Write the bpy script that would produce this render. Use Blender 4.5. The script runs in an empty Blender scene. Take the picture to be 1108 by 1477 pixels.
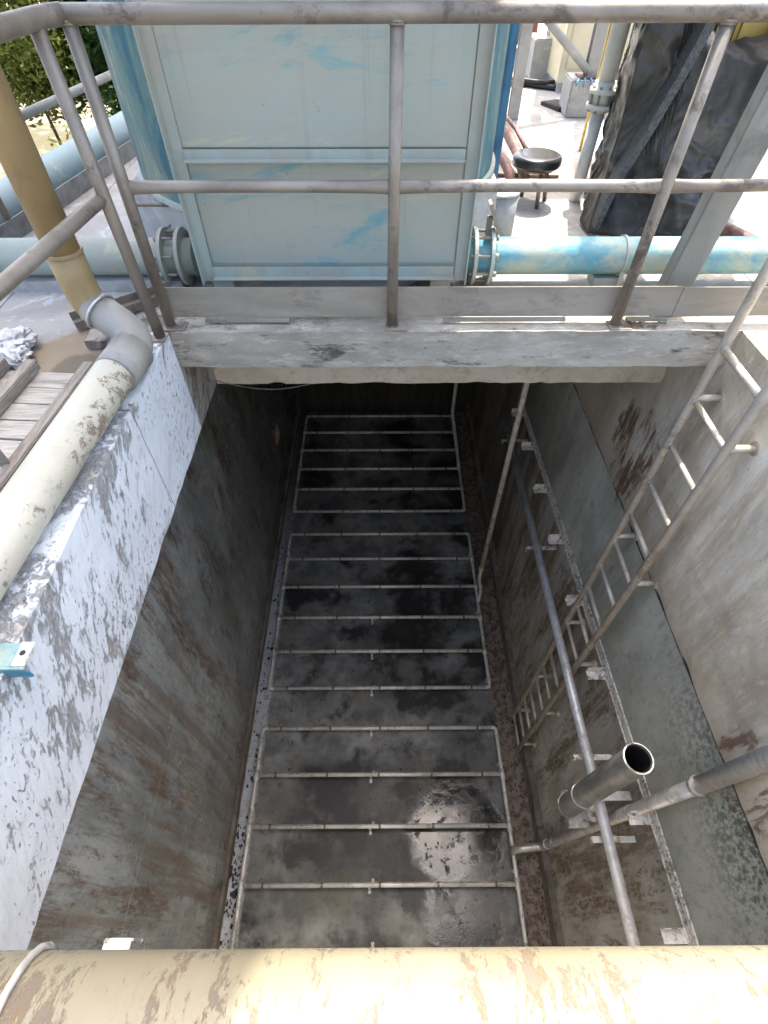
import bpy, bmesh, math, random
from mathutils import Vector, Matrix, noise as mn
random.seed(7)
S = bpy.context.scene
COL = S.collection
R = math.radians
V = Vector

# ------------------------------------------------------------------ node helper
class NT:
    def __init__(s, name):
        s.m = bpy.data.materials.new(name); s.m.use_nodes = True
        s.t = s.m.node_tree; s.n = s.t.nodes; s.L = s.t.links
        s.b = s.n['Principled BSDF']; s.out = s.n['Material Output']
        s.tc = s.n.new('ShaderNodeTexCoord')
        s.co = s.tc.outputs['Object']
    def lk(s, v, sock):
        if isinstance(v, bpy.types.NodeSocket): s.L.new(v, sock)
        elif isinstance(v, (tuple, list)) and len(v) == 3 and sock.type == 'RGBA': sock.default_value = (*v, 1)
        else: sock.default_value = v
    def map(s, scale=(1, 1, 1), loc=(0, 0, 0), rot=(0, 0, 0), src=None):
        n = s.n.new('ShaderNodeMapping'); s.L.new(src or s.co, n.inputs[0])
        n.inputs['Scale'].default_value = scale; n.inputs['Location'].default_value = loc
        n.inputs['Rotation'].default_value = rot
        return n.outputs[0]
    def noise(s, scale=5, detail=6, rough=.6, dist=0, vec=None, stretch=None, loc=(0, 0, 0)):
        n = s.n.new('ShaderNodeTexNoise')
        if vec is None: vec = s.map(stretch or (1, 1, 1), loc)
        s.L.new(vec, n.inputs['Vector'])
        n.inputs['Scale'].default_value = scale; n.inputs['Detail'].default_value = detail
        n.inputs['Roughness'].default_value = rough; n.inputs['Distortion'].default_value = dist
        return n.outputs[0]
    def voro(s, scale=5, feature='F1', vec=None, out='Distance', rand=1):
        n = s.n.new('ShaderNodeTexVoronoi'); n.feature = feature
        s.L.new(vec or s.co, n.inputs['Vector']); n.inputs['Scale'].default_value = scale
        n.inputs['Randomness'].default_value = rand
        return n.outputs[out]
    def ramp(s, f, a, b, smooth=True):
        n = s.n.new('ShaderNodeMapRange'); n.clamp = True
        if smooth: n.interpolation_type = 'SMOOTHSTEP'
        s.lk(f, n.inputs[0]); n.inputs[1].default_value = a; n.inputs[2].default_value = b
        return n.outputs[0]
    def ma(s, op, a, b=0.0, c=0.0):
        n = s.n.new('ShaderNodeMath'); n.operation = op
        s.lk(a, n.inputs[0]); s.lk(b, n.inputs[1])
        if op == 'MULTIPLY_ADD': s.lk(c, n.inputs[2])
        return n.outputs[0]
    def mix(s, f, a, b, mode='MIX'):
        n = s.n.new('ShaderNodeMix'); n.data_type = 'RGBA'; n.blend_type = mode
        s.lk(f, n.inputs['Factor'])
        s.lk(a, n.inputs[6]); s.lk(b, n.inputs[7])
        return n.outputs[2]
    def sep(s):
        n = s.n.new('ShaderNodeSeparateXYZ'); s.L.new(s.co, n.inputs[0]); return n.outputs
    def blob(s, c, r, amp=.35, scale=3):
        """soft round mask with a ragged edge at a place in object space"""
        n = s.n.new('ShaderNodeVectorMath'); n.operation = 'DISTANCE'
        s.L.new(s.co, n.inputs[0]); n.inputs[1].default_value = c
        d = s.ma('DIVIDE', n.outputs['Value'], r)
        d = s.ma('ADD', d, s.ma('MULTIPLY', s.ma('SUBTRACT', s.noise(scale, 5, .65), .5), amp * 4))
        return s.ramp(d, 1.0, .7)
    def panels(s, size, off=(0, 0, 0)):
        """one random value per shuttering panel"""
        a = s.n.new('ShaderNodeVectorMath'); a.operation = 'ADD'; s.L.new(s.co, a.inputs[0]); a.inputs[1].default_value = off
        q = s.n.new('ShaderNodeVectorMath'); q.operation = 'SNAP'; s.L.new(a.outputs[0], q.inputs[0]); q.inputs[1].default_value = size
        w = s.n.new('ShaderNodeTexWhiteNoise'); s.L.new(q.outputs[0], w.inputs[0])
        return w.outputs['Value']
    def bump(s, h, strength=.4, dist=.01):
        n = s.n.new('ShaderNodeBump'); n.inputs['Strength'].default_value = strength
        n.inputs['Distance'].default_value = dist
        s.L.new(h, n.inputs['Height']); s.L.new(n.outputs[0], s.b.inputs['Normal'])
    def done(s, col, rough=.8, metal=0.0, spec=.4):
        s.lk(col, s.b.inputs['Base Color']); s.lk(rough, s.b.inputs['Roughness'])
        s.lk(metal, s.b.inputs['Metallic']); s.lk(spec, s.b.inputs['Specular IOR Level'])
        return s.m

# ------------------------------------------------------------------ materials
def m_concrete_plain(name, c0, c1, c2, dirt=(.10, .085, .07), dirt_amt=.55, pits=True, stretch=(1, 1, 1)):
    t = NT(name)
    a = t.noise(2.2, 10, .68, .15, stretch=stretch)
    b = t.noise(14, 11, .78, .1, stretch=stretch)
    col = t.mix(t.ramp(a, .35, .65), c0, c1)
    col = t.mix(t.ramp(b, .48, .72), col, c2)
    d = t.ramp(t.noise(5.5, 12, .80, .2, loc=(3, 1, 7), stretch=stretch), .53, .64)
    col = t.mix(t.ma('MULTIPLY', d, dirt_amt), col, dirt)
    h = t.ma('ADD', t.noise(40, 6, .7), t.ma('MULTIPLY', b, .8))
    if pits:
        v = t.ramp(t.voro(38), .16, .05)
        v = t.ma('MULTIPLY', v, t.ramp(t.noise(4, 3), .5, .6))
        col = t.mix(t.ma('MULTIPLY', v, .8), col, (.05, .045, .04))
        h = t.ma('SUBTRACT', h, v)
    t.bump(h, .55, .012)
    return t.done(col, .88)

def m_ledge():
    """lime-white paint flaking off brown-grey concrete on the pit face; bare beyond the beam line"""
    t = NT('flaking_white_paint')
    x, y, z = t.sep()
    st = (1, 1.0, .42)
    warp = t.map((1, 1, 1), rot=(R(32), 0, 0))
    n1 = t.noise(6.5, 12, .78, .3, vec=t.map(st, src=warp))
    n2 = t.noise(34, 9, .76, .4, vec=t.map((1, 1, .35), src=warp))
    n3 = t.noise(1.1, 4, .6, 0, loc=(0, 3.3, 1))
    base = t.mix(t.ramp(n3, .35, .7), (.68, .71, .72), (.84, .87, .88))
    base = t.mix(t.ma('MULTIPLY', t.ramp(n2, .42, .7), .35), base, (.47, .445, .41))
    bare = t.mix(t.ramp(t.noise(30, 6, .7), .4, .6), (.20, .145, .105), (.42, .345, .27))
    s = t.ma('ADD', t.ma('MULTIPLY', n1, .55), t.ma('MULTIPLY', n2, .45))
    s = t.ma('ADD', s, t.ma('MULTIPLY', t.ma('SUBTRACT', t.noise(1.6, 3, .5, 0, loc=(2, 6, 4)), .47), .36))
    # the top lip is more broken
    s = t.ma('ADD', s, t.ma('MULTIPLY', t.ramp(z, -.16, 0), .02))
    peel = t.ramp(s, .535, .63)
    col = t.mix(t.ma('MULTIPLY', peel, .60), base, bare)
    dots = t.ma('MULTIPLY', t.ramp(t.noise(75, 4, .6, 0, vec=t.map((1, 1, .45), src=warp)), .60, .68), t.ramp(t.noise(2.6, 4, loc=(5, 5, 5)), .46, .60))
    col = t.mix(t.ma('MULTIPLY', dots, .6), col, (.16, .12, .09))
    # a diagonal board seam
    q = t.ma('ADD', t.ma('ADD', y, t.ma('MULTIPLY', z, -.02)), t.ma('MULTIPLY', t.noise(6, 3), .02))
    seam = t.ramp(t.ma('ABSOLUTE', t.ma('SUBTRACT', q, 1.69)), .006, .001)
    col = t.mix(t.ma('MULTIPLY', seam, .7), col, (.12, .10, .09))
    bare2 = t.mix(t.ramp(n1, .4, .62), (.42, .39, .33), (.25, .22, .18))
    past = t.ramp(t.ma('ADD', y, t.ma('MULTIPLY', n2, .02)), 2.265, 2.285)
    col = t.mix(past, col, bare2)
    h = t.ma('SUBTRACT', t.ma('MULTIPLY', n2, .5), t.ma('MULTIPLY', peel, .7))
    h = t.ma('SUBTRACT', h, dots)
    t.bump(h, .9, .014)
    return t.done(col, .85)

def m_pit_left():
    t = NT('stained_grey_wall')
    x, y, z = t.sep()
    st = (1, 3.2, .35)
    a = t.noise(1.5, 10, .68, .1, stretch=(1, 1.4, .5))
    b = t.noise(2.2, 11, .74, .1, stretch=st)
    f = t.noise(11, 11, .78, .15, stretch=(1, 2.2, .6))
    col = t.mix(t.ramp(a, .35, .66), (.29, .31, .285), (.58, .61, .57))
    col = t.mix(t.ma('MULTIPLY', t.ramp(b, .5, .72), .7), col, (.62, .60, .55))
    col = t.mix(t.ma('MULTIPLY', t.ramp(f, .51, .64), .6), col, (.13, .12, .10))
    rs = t.ma('MULTIPLY', t.ramp(t.noise(1.7, 11, .78, .1, stretch=(1, 2.0, .42), loc=(1, 2, 9)), .485, .585), t.ramp(f, .36, .55))
    col = t.mix(t.ma('MULTIPLY', rs, .85), col, (.155, .085, .042))
    och = t.ramp(t.noise(1.3, 6, .65, .3, stretch=(1, 2.6, .5), loc=(4, 7, 2)), .56, .72)
    col = t.mix(t.ma('MULTIPLY', och, .7), col, (.46, .33, .18))
    pn = t.panels((5, 1.22, .92), (0, .3, .4))
    col = t.mix(t.ma('MULTIPLY', pn, .28), col, (.16, .16, .148))
    # casting joints: faint level and upright lines of the shuttering
    wz = t.ma('ADD', z, t.ma('MULTIPLY', t.noise(3, 3), .05))
    for zz in (-1.75, -2.95, -4.15):
        l = t.ramp(t.ma('ABSOLUTE', t.ma('SUBTRACT', wz, zz)), .012, .002)
        col = t.mix(t.ma('MULTIPLY', l, .5), col, (.60, .58, .53))
    # long black crack along the foot
    ck = t.ma('ADD', z, t.ma('MULTIPLY', t.noise(2.5, 7, .7, loc=(0, 9, 0)), .5))
    ck = t.ramp(t.ma('ABSOLUTE', t.ma('ADD', ck, 4.72)), .013, .003)
    ck = t.ma('MULTIPLY', ck, t.ramp(t.noise(1.8, 3, loc=(8, 1, 1)), .45, .55))
    col = t.mix(ck, col, (.012, .012, .012))
    low = t.ramp(t.ma('ADD', z, t.ma('MULTIPLY', f, .5)), -4.3, -5.2)
    col = t.mix(t.ma('MULTIPLY', low, .45), col, (.075, .06, .045))
    # shade of the covered far half painted in, deepening towards the back
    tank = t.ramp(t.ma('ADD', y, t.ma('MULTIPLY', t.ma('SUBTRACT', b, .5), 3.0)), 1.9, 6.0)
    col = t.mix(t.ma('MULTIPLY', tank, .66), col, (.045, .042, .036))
    br = t.ma('MULTIPLY', t.ramp(t.noise(1.5, 10, .74, .1, stretch=(1, 4.0, .22), loc=(6, 2, 5)), .50, .60), t.ramp(y, 3.2, 1.2))
    col = t.mix(t.ma('MULTIPLY', br, .6), col, (.20, .13, .075))
    # one patch of sunlight painted on in pale orange
    sp = t.blob((-1.7, 6.33, -4.26), .2, .35, 5)
    col = t.mix(sp, col, (.9, .60, .36))
    t.bump(t.ma('ADD', f, t.ma('MULTIPLY', t.noise(45, 5, .7), .6)), .4, .012)
    return t.done(col, t.ramp(t.noise(3, 4), .2, 1.3), 0, .35)

def m_pit_right():
    t = NT('three_band_stained_wall')
    x, y, z = t.sep()
    a = t.noise(1.6, 10, .68, .15, stretch=(1, 1.1, .6))
    b = t.noise(2.0, 11, .75, .1, stretch=(1, 3.0, .35), loc=(2, 0, 0))
    f = t.noise(12, 11, .78, .15, stretch=(1, 1.6, .7))
    g = t.noise(30, 9, .76, .2, stretch=(1, 1.2, .8))
    # upper pale band
    up = t.mix(t.ramp(a, .34, .66), (.54, .475, .36), (.90, .83, .68))
    up = t.mix(t.ma('MULTIPLY', t.ramp(b, .46, .66), .55), up, (.42, .33, .22))
    up = t.mix(t.ma('MULTIPLY', t.ramp(f, .5, .66), .6), up, (.80, .78, .73))
    foot = t.ma('MULTIPLY', t.ramp(t.ma('ADD', z, t.ma('MULTIPLY', b, .5)), -.95, -1.42), .6)
    up = t.mix(foot, up, (.36, .25, .15))
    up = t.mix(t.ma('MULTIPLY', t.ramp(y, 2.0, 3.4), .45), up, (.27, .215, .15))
    ow = t.ramp(t.noise(2.4, 10, .74, .1, stretch=(1, 2.4, .4), loc=(5, 5, 1)), .52, .64)
    up = t.mix(t.ma('MULTIPLY', ow, .6), up, (.47, .36, .19))
    up = t.mix(t.ma('MULTIPLY', t.ramp(g, .60, .68), .5), up, (.16, .125, .085))
    # middle grey-green
    mid = t.mix(t.ramp(a, .36, .62), (.37, .385, .315), (.60, .605, .52))
    mid = t.mix(t.ma('MULTIPLY', t.ramp(f, .5, .66), .6), mid, (.22, .235, .205))
    mid = t.mix(t.ma('MULTIPLY', t.ramp(b, .55, .7), .5), mid, (.62, .615, .56))
    mossz = t.ma('MULTIPLY', t.ramp(z, -2.3, -1.55), t.ramp(t.ma('ADD', y, t.ma('MULTIPLY', a, .8)), 2.2, .8))
    moss = t.ma('MULTIPLY', t.ramp(t.ma('ADD', t.ma('MULTIPLY', g, .6), t.ma('MULTIPLY', a, .4)), .47, .56), mossz)
    mid = t.mix(t.ma('MULTIPLY', moss, .9), mid, (.045, .058, .032))
    # lower brown
    lo = t.mix(t.ramp(a, .34, .62), (.36, .325, .255), (.62, .60, .53))
    lo = t.mix(t.ma('MULTIPLY', t.ramp(b, .47, .6), .8), lo, (.20, .14, .09))
    lo = t.mix(t.ma('MULTIPLY', t.ramp(f, .51, .62), .75), lo, (.52, .48, .41))
    rs = t.ma('MULTIPLY', t.ramp(t.noise(1.9, 11, .78, .1, stretch=(1, 1.8, .5), loc=(1, 6, 9)), .49, .58), t.ramp(g, .4, .56))
    lo = t.mix(t.ma('MULTIPLY', rs, .85), lo, (.12, .058, .027))
    wz = t.ma('ADD', z, t.ma('MULTIPLY', t.ma('SUBTRACT', t.noise(3, 5, .65), .5), .10))
    wz = t.ma('ADD', wz, t.ma('MULTIPLY', y, .055))
    col = t.mix(t.ramp(wz, -2.50, -2.42), lo, mid)
    edge = t.ramp(t.ma('ABSOLUTE', t.ma('ADD', wz, 1.41)), .03, .004)
    col = t.mix(t.ramp(z, -1.515, -1.505), col, up)
    pn = t.panels((5, 1.22, .92), (0, .1, .05))
    col = t.mix(t.ma('MULTIPLY', pn, .22), col, (.17, .155, .12))
    # rust runs at the joint
    r2 = t.ma('MULTIPLY', t.blob((1.77, 2.62, -1.22), .40, .5, 4), t.ramp(t.noise(7, 9, .75, .1, stretch=(1, 2.2, .35), loc=(0, 3, 0)), .44, .55))
    r3 = t.ma('MULTIPLY', t.blob((1.77, .62, -1.40), .26, .4, 6), t.ramp(t.noise(7, 9, .75, .1, stretch=(1, 2.2, .35)), .47, .57))
    col = t.mix(t.ma('MAXIMUM', t.ma('MULTIPLY', r2, .9), t.ma('MULTIPLY', r3, .8)), col, (.13, .062, .028))
    dk = t.ramp(t.ma('ABSOLUTE', t.ma('ADD', t.ma('ADD', z, t.ma('MULTIPLY', g, .02)), 1.53)), .02, .008)
    col = t.mix(t.ma('MULTIPLY', dk, t.ramp(t.noise(5, 5), .3, .5)), col, (.04, .036, .03))
    # darkening painted in for the shade under the far cover
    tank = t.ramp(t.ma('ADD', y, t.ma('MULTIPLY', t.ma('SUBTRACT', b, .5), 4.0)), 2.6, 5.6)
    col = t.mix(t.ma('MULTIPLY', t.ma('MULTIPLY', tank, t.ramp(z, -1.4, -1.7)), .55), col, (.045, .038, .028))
    t.bump(t.ma('ADD', f, t.ma('MULTIPLY', g, .7)), .45, .014)
    return t.done(col, t.ma('MULTIPLY_ADD', a, .5, .45), 0, .35)

def m_pit_floor():
    t = NT('wet_black_stained_floor')
    x, y, z = t.sep()
    a = t.noise(.8, 9, .58, .1)
    b = t.noise(2.2, 10, .64, .1, loc=(3, 3, 0))
    f = t.noise(13, 11, .78, .1)
    col = t.mix(t.ramp(b, .36, .64), (.135, .138, .126), (.37, .37, .34))
    col = t.mix(t.ma('MULTIPLY', t.ramp(f, .52, .68), .5), col, (.075, .07, .06))
    s = t.ma('ADD', t.ma('MULTIPLY', a, .6), t.ma('MULTIPLY', b, .4))
    wet = t.ramp(s, .465, .565)
    col = t.mix(t.ma('MULTIPLY', wet, .93), col, (.014, .0135, .0125))
    ol = t.ramp(t.noise(1.3, 5, .6, loc=(7, 1, 0)), .56, .7)
    col = t.mix(t.ma('MULTIPLY', ol, .35), col, (.22, .195, .13))
    far = t.ramp(t.ma('ADD', y, t.ma('MULTIPLY', t.ma('SUBTRACT', b, .5), 2)), 4.0, 7.6)  # dimness of the covered end painted into the floor colour
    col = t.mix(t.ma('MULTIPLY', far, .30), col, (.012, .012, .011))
    # clean pale strip beside the walls
    xa = t.ma('ADD', x, t.ma('MULTIPLY', t.ma('SUBTRACT', t.noise(5, 6, .7), .5), .06))
    strip = t.ramp(xa, -1.47, -1.51)
    sc = t.mix(t.ramp(f, .40, .7), (.56, .58, .58), (.34, .345, .335))
    sp = t.ma('MULTIPLY', t.ramp(t.noise(26, 4, .6), .60, .64), t.ramp(t.noise(2.1, 4, loc=(2, 2, 2)), .50, .58))
    sc = t.mix(sp, sc, (.02, .018, .016))
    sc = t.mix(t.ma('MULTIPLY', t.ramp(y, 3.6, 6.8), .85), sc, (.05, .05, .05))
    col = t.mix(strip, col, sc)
    rst = t.ramp(xa, 1.42, 1.46)
    rc = t.mix(t.ramp(f, .42, .6), (.27, .215, .165), (.09, .07, .055))
    col = t.mix(rst, col, rc)
    grit = t.ma('MULTIPLY', t.ramp(t.noise(42, 4, .6, loc=(.3, .2, 0)), .63, .67), t.ramp(t.noise(1.7, 4, loc=(9, 2, 2)), .5, .58))
    col = t.mix(grit, col, (.01, .01, .01))
    # puddle
    pd = t.blob((.85, .95, -5.45), .62, .2, 2.2)
    pd2 = t.blob((.85, .30, -5.45), .5, .28, 3.0)
    pd = t.ma('MAXIMUM', pd, t.ma('MULTIPLY', pd2, .75))
    film = t.ma('MULTIPLY', pd, t.ramp(t.noise(5.5, 9, .72, .2, loc=(1, 1, 0)), .28, .46))
    col = t.mix(t.ma('MULTIPLY', pd, .55), col, (.018, .018, .018))
    rough = t.ma('SUBTRACT', .80, t.ma('MULTIPLY', wet, .38))
    rough = t.ma('SUBTRACT', rough, t.ma('MULTIPLY', film, .60))
    rough = t.ma('MAXIMUM', rough, .06)
    h = t.ma('MULTIPLY', t.ma('ADD', f, t.noise(50, 5, .7)), t.ma('SUBTRACT', 1.0, t.ma('MULTIPLY', film, .93)))
    t.bump(h, .35, .010)
    return t.done(col, rough, 0, t.ma('MULTIPLY_ADD', pd, .02, .4))

def m_peel_pipe(name, c0, c1, rust, grey, thr=.57, streak=(1, 1, 1), low=None, sc=7):
    t = NT(name)
    a = t.noise(2.4, 6, .6)
    p = t.noise(sc, 13, .82, .25, stretch=streak)
    q = t.noise(sc*3.4, 10, .78, .3, stretch=streak, loc=(3, 1, 2))
    col = t.mix(t.ramp(a, .35, .65), c0, c1)
    col = t.mix(t.ma('MULTIPLY', t.ramp(q, .5, .75), .3), col, grey)
    s = t.ma('ADD', t.ma('MULTIPLY', p, .58), t.ma('MULTIPLY', q, .42))
    if low:
        x, y, z = t.sep()
        s = t.ma('ADD', s, t.ma('MULTIPLY', t.ramp({'x': x, 'z': z}[low[0]], low[1], low[2]), .11))
    k = t.ramp(s, thr, thr + .035)
    rc = t.mix(t.ramp(q, .4, .6), rust, grey)
    col = t.mix(t.ma('MULTIPLY', k, .85), col, rc)
    t.bump(t.ma('SUBTRACT', t.ma('MULTIPLY', q, .4), k), .45, .006)
    return t.done(col, t.ma('MULTIPLY_ADD', k, .35, .42), 0, .4)

def m_blue(name, stretch, rot=(0, 0, 0), pale=.5, teal=(.065, .27, .40), mint=(.50, .66, .66), grey=(.50, .56, .53)):
    t = NT(name)
    w = t.map((1, 1, 1), rot=rot)
    a = t.noise(1.6, 10, .70, .35, vec=t.map(stretch, src=w))
    b = t.noise(7, 10, .74, .5, vec=t.map(stretch, (2, 5, 1), src=w))
    c = t.noise(1.7, 8, .66, .3, vec=t.map(stretch, (7, 3, 4), src=w))
    col = t.mix(t.ramp(c, .38, .62), mint, grey)
    s = t.ma('ADD', t.ma('MULTIPLY', a, .72), t.ma('MULTIPLY', b, .28))
    col = t.mix(t.ramp(s, pale, pale + .09), col, t.mix(t.ramp(b, .35, .65), teal, (.17, .33, .345)))
    tn = t.ma('MULTIPLY', t.ramp(t.noise(2.3, 10, .72, .4, vec=t.map(stretch, (1, 8, 3), src=w)), .56, .66), .6)
    col = t.mix(tn, col, (.47, .44, .30))
    dr = t.ma('MULTIPLY', t.ramp(t.noise(3, 9, .74, .1, stretch=(5, 5, .25), loc=(4, 1, 1)), .55, .68), .22)
    col = t.mix(dr, col, (.19, .17, .125))
    rs = t.ma('MULTIPLY', t.ramp(t.noise(18, 8, .75, .5), .64, .70), .8)
    col = t.mix(rs, col, (.20, .13, .07))
    t.bump(b, .25, .006)
    return t.done(col, .58, 0, .35)

def m_metal(name, c0, c1, stain, rough=.5, metal=.4, scale=1.0, amt=.7, stretch=(1, 1, 1)):
    t = NT(name)
    a = t.noise(5 * scale, 8, .66, .5, stretch=stretch); b = t.noise(26 * scale, 8, .74, .6, stretch=stretch)
    col = t.mix(t.ramp(a, .36, .64), c0, c1)
    k = t.ramp(t.ma('ADD', t.ma('MULTIPLY', t.noise(3.4 * scale, 8, .7, .8, loc=(4, 4, 4)), .6), t.ma('MULTIPLY', b, .4)), .51, .60)
    col = t.mix(t.ma('MULTIPLY', k, amt), col, stain)
    t.bump(b, .25, .004)
    return t.done(col, t.ma('MULTIPLY_ADD', k, .25, rough), t.ma('MULTIPLY', t.ma('SUBTRACT', 1.0, k), metal), .45)

def m_crusty(name):
    t = NT(name)
    a = t.noise(9, 9, .75, .7); b = t.noise(40, 7, .75)
    col = t.mix(t.ramp(b, .35, .65), (.80, .77, .69), (.60, .57, .49))
    k = t.ramp(t.ma('ADD', t.ma('MULTIPLY', a, .6), t.ma('MULTIPLY', b, .4)), .50, .57)
    col = t.mix(t.ma('MULTIPLY', k, .85), col, (.16, .13, .095))
    t.bump(t.ma('ADD', a, b), .6, .008)
    return t.done(col, .85)

def m_deck():
    t = NT('sun_bleached_deck')
    x, y, z = t.sep()
    a = t.noise(1.1, 8, .64, .5); b = t.noise(6, 9, .7, .8); f = t.noise(40, 7, .72)
    col = t.mix(t.ramp(a, .34, .66), (.26, .25, .228), (.40, .385, .36))
    col = t.mix(t.ma('MULTIPLY', t.ramp(b, .52, .64), .7), col, (.54, .54, .535))
    col = t.mix(t.ma('MULTIPLY', t.ramp(f, .52, .68), .4), col, (.20, .19, .175))
    mud = t.ma('MULTIPLY', t.blob((-1.35, 2.05, 0), .30, .25, 6), .8)
    col = t.mix(mud, col, (.24, .175, .10))
    mud2 = t.blob((-1.36, 1.98, 0), .12, .22, 8)
    col = t.mix(t.ma('MULTIPLY', mud2, .7), col, (.10, .085, .06))
    cr = t.ramp(t.voro(1.6, 'DISTANCE_TO_EDGE', vec=t.map((1, 1, 1), (.4, .3, 0))), .010, .003)
    cr = t.ma('MULTIPLY', cr, t.ramp(t.noise(1.5, 4, loc=(3, 3, 0)), .5, .6))
    col = t.mix(t.ma('MULTIPLY', cr, .6), col, (.12, .11, .10))
    oc = t.ma('MULTIPLY', t.ramp(t.noise(1.6, 7, .7, .6, loc=(8, 3, 1)), .58, .68), .45)
    col = t.mix(oc, col, (.36, .29, .19))
    t.bump(t.ma('ADD', b, f), .35, .008)
    return t.done(col, .88)

def m_ground():
    t = NT('dry_earth_ground')
    a = t.noise(.35, 8, .65, .5); b = t.noise(2.5, 9, .72)
    col = t.mix(t.ramp(a, .40, .6), (.25, .205, .15), (.085, .075, .035))
    col = t.mix(t.ma('MULTIPLY', t.ramp(b, .5, .66), .5), col, (.30, .26, .21))
    t.bump(b, .5, .05)
    return t.done(col, .95)

def m_wood():
    t = NT('weathered_plank_wood')
    g = t.noise(7, 9, .7, 1.0, stretch=(1, 12, 12)); g2 = t.noise(3, 6, .6, .4, stretch=(1.5, 5, 5), loc=(3, 3, 3))
    col = t.mix(t.ramp(g, .35, .65), (.30, .265, .215), (.48, .44, .375))
    col = t.mix(t.ma('MULTIPLY', t.ramp(g2, .5, .7), .6), col, (.12, .095, .07))
    t.bump(g, .5, .006)
    return t.done(col, .85)
def m_wood_y():
    t = NT('weathered_beam_wood')
    g = t.noise(7, 9, .7, 1.0, stretch=(12, 1, 12)); g2 = t.noise(3, 6, .6, .4, stretch=(5, 1.5, 5), loc=(3, 3, 3))
    col = t.mix(t.ramp(g, .35, .65), (.20, .165, .125), (.33, .29, .24))
    col = t.mix(t.ma('MULTIPLY', t.ramp(g2, .5, .7), .6), col, (.10, .08, .06))
    t.bump(g, .5, .006)
    return t.done(col, .85)

def m_tarp():
    t = NT('black_woven_tarpaulin')
    a = t.noise(3, 7, .65, .6); b = t.noise(60, 4, .6)
    col = t.mix(t.ramp(a, .35, .68), (.022, .0215, .020), (.058, .055, .050))
    d = t.ramp(t.noise(7, 9, .72, 1.2, loc=(2, 5, 1)), .55, .72)
    col = t.mix(t.ma('MULTIPLY', d, .35), col, (.14, .13, .115))
    h = t.ma('ADD', t.ma('MULTIPLY', t.noise(5, 3, .5, .3), .4), t.ma('MULTIPLY', b, .12))
    t.bump(h, .6, .02)
    return t.done(col, t.ramp(a, .9, .1), 0, .4)

def m_flat(name, c, rough=.6, metal=0, var=.25, scale=9, bump=.15):
    t = NT(name)
    a = t.noise(scale, 7, .68, .4)
    dark = tuple(v * (1 - var * 1.6) for v in c); lite = tuple(min(1, v * (1 + var)) for v in c)
    col = t.mix(t.ramp(a, .3, .7), dark, lite)
    t.bump(t.noise(scale * 6, 5, .7), bump, .004)
    return t.done(col, rough, metal)

def m_leaf(name, c):
    t = NT(name)
    oi = t.n.new('ShaderNodeNewGeometry')
    r = oi.outputs['Random Per Island']
    col = t.mix(r, tuple(v * .55 for v in c), tuple(min(1, v * 1.5) for v in c))
    t.done(col, .55, 0, .3)
    tr = t.n.new('ShaderNodeBsdfTranslucent'); t.L.new(col, tr.inputs[0])
    mx = t.n.new('ShaderNodeMixShader'); mx.inputs[0].default_value = .35
    t.L.new(t.b.outputs[0], mx.inputs[1]); t.L.new(tr.outputs[0], mx.inputs[2])
    t.L.new(mx.outputs[0], t.out.inputs[0])
    return t.m

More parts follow.
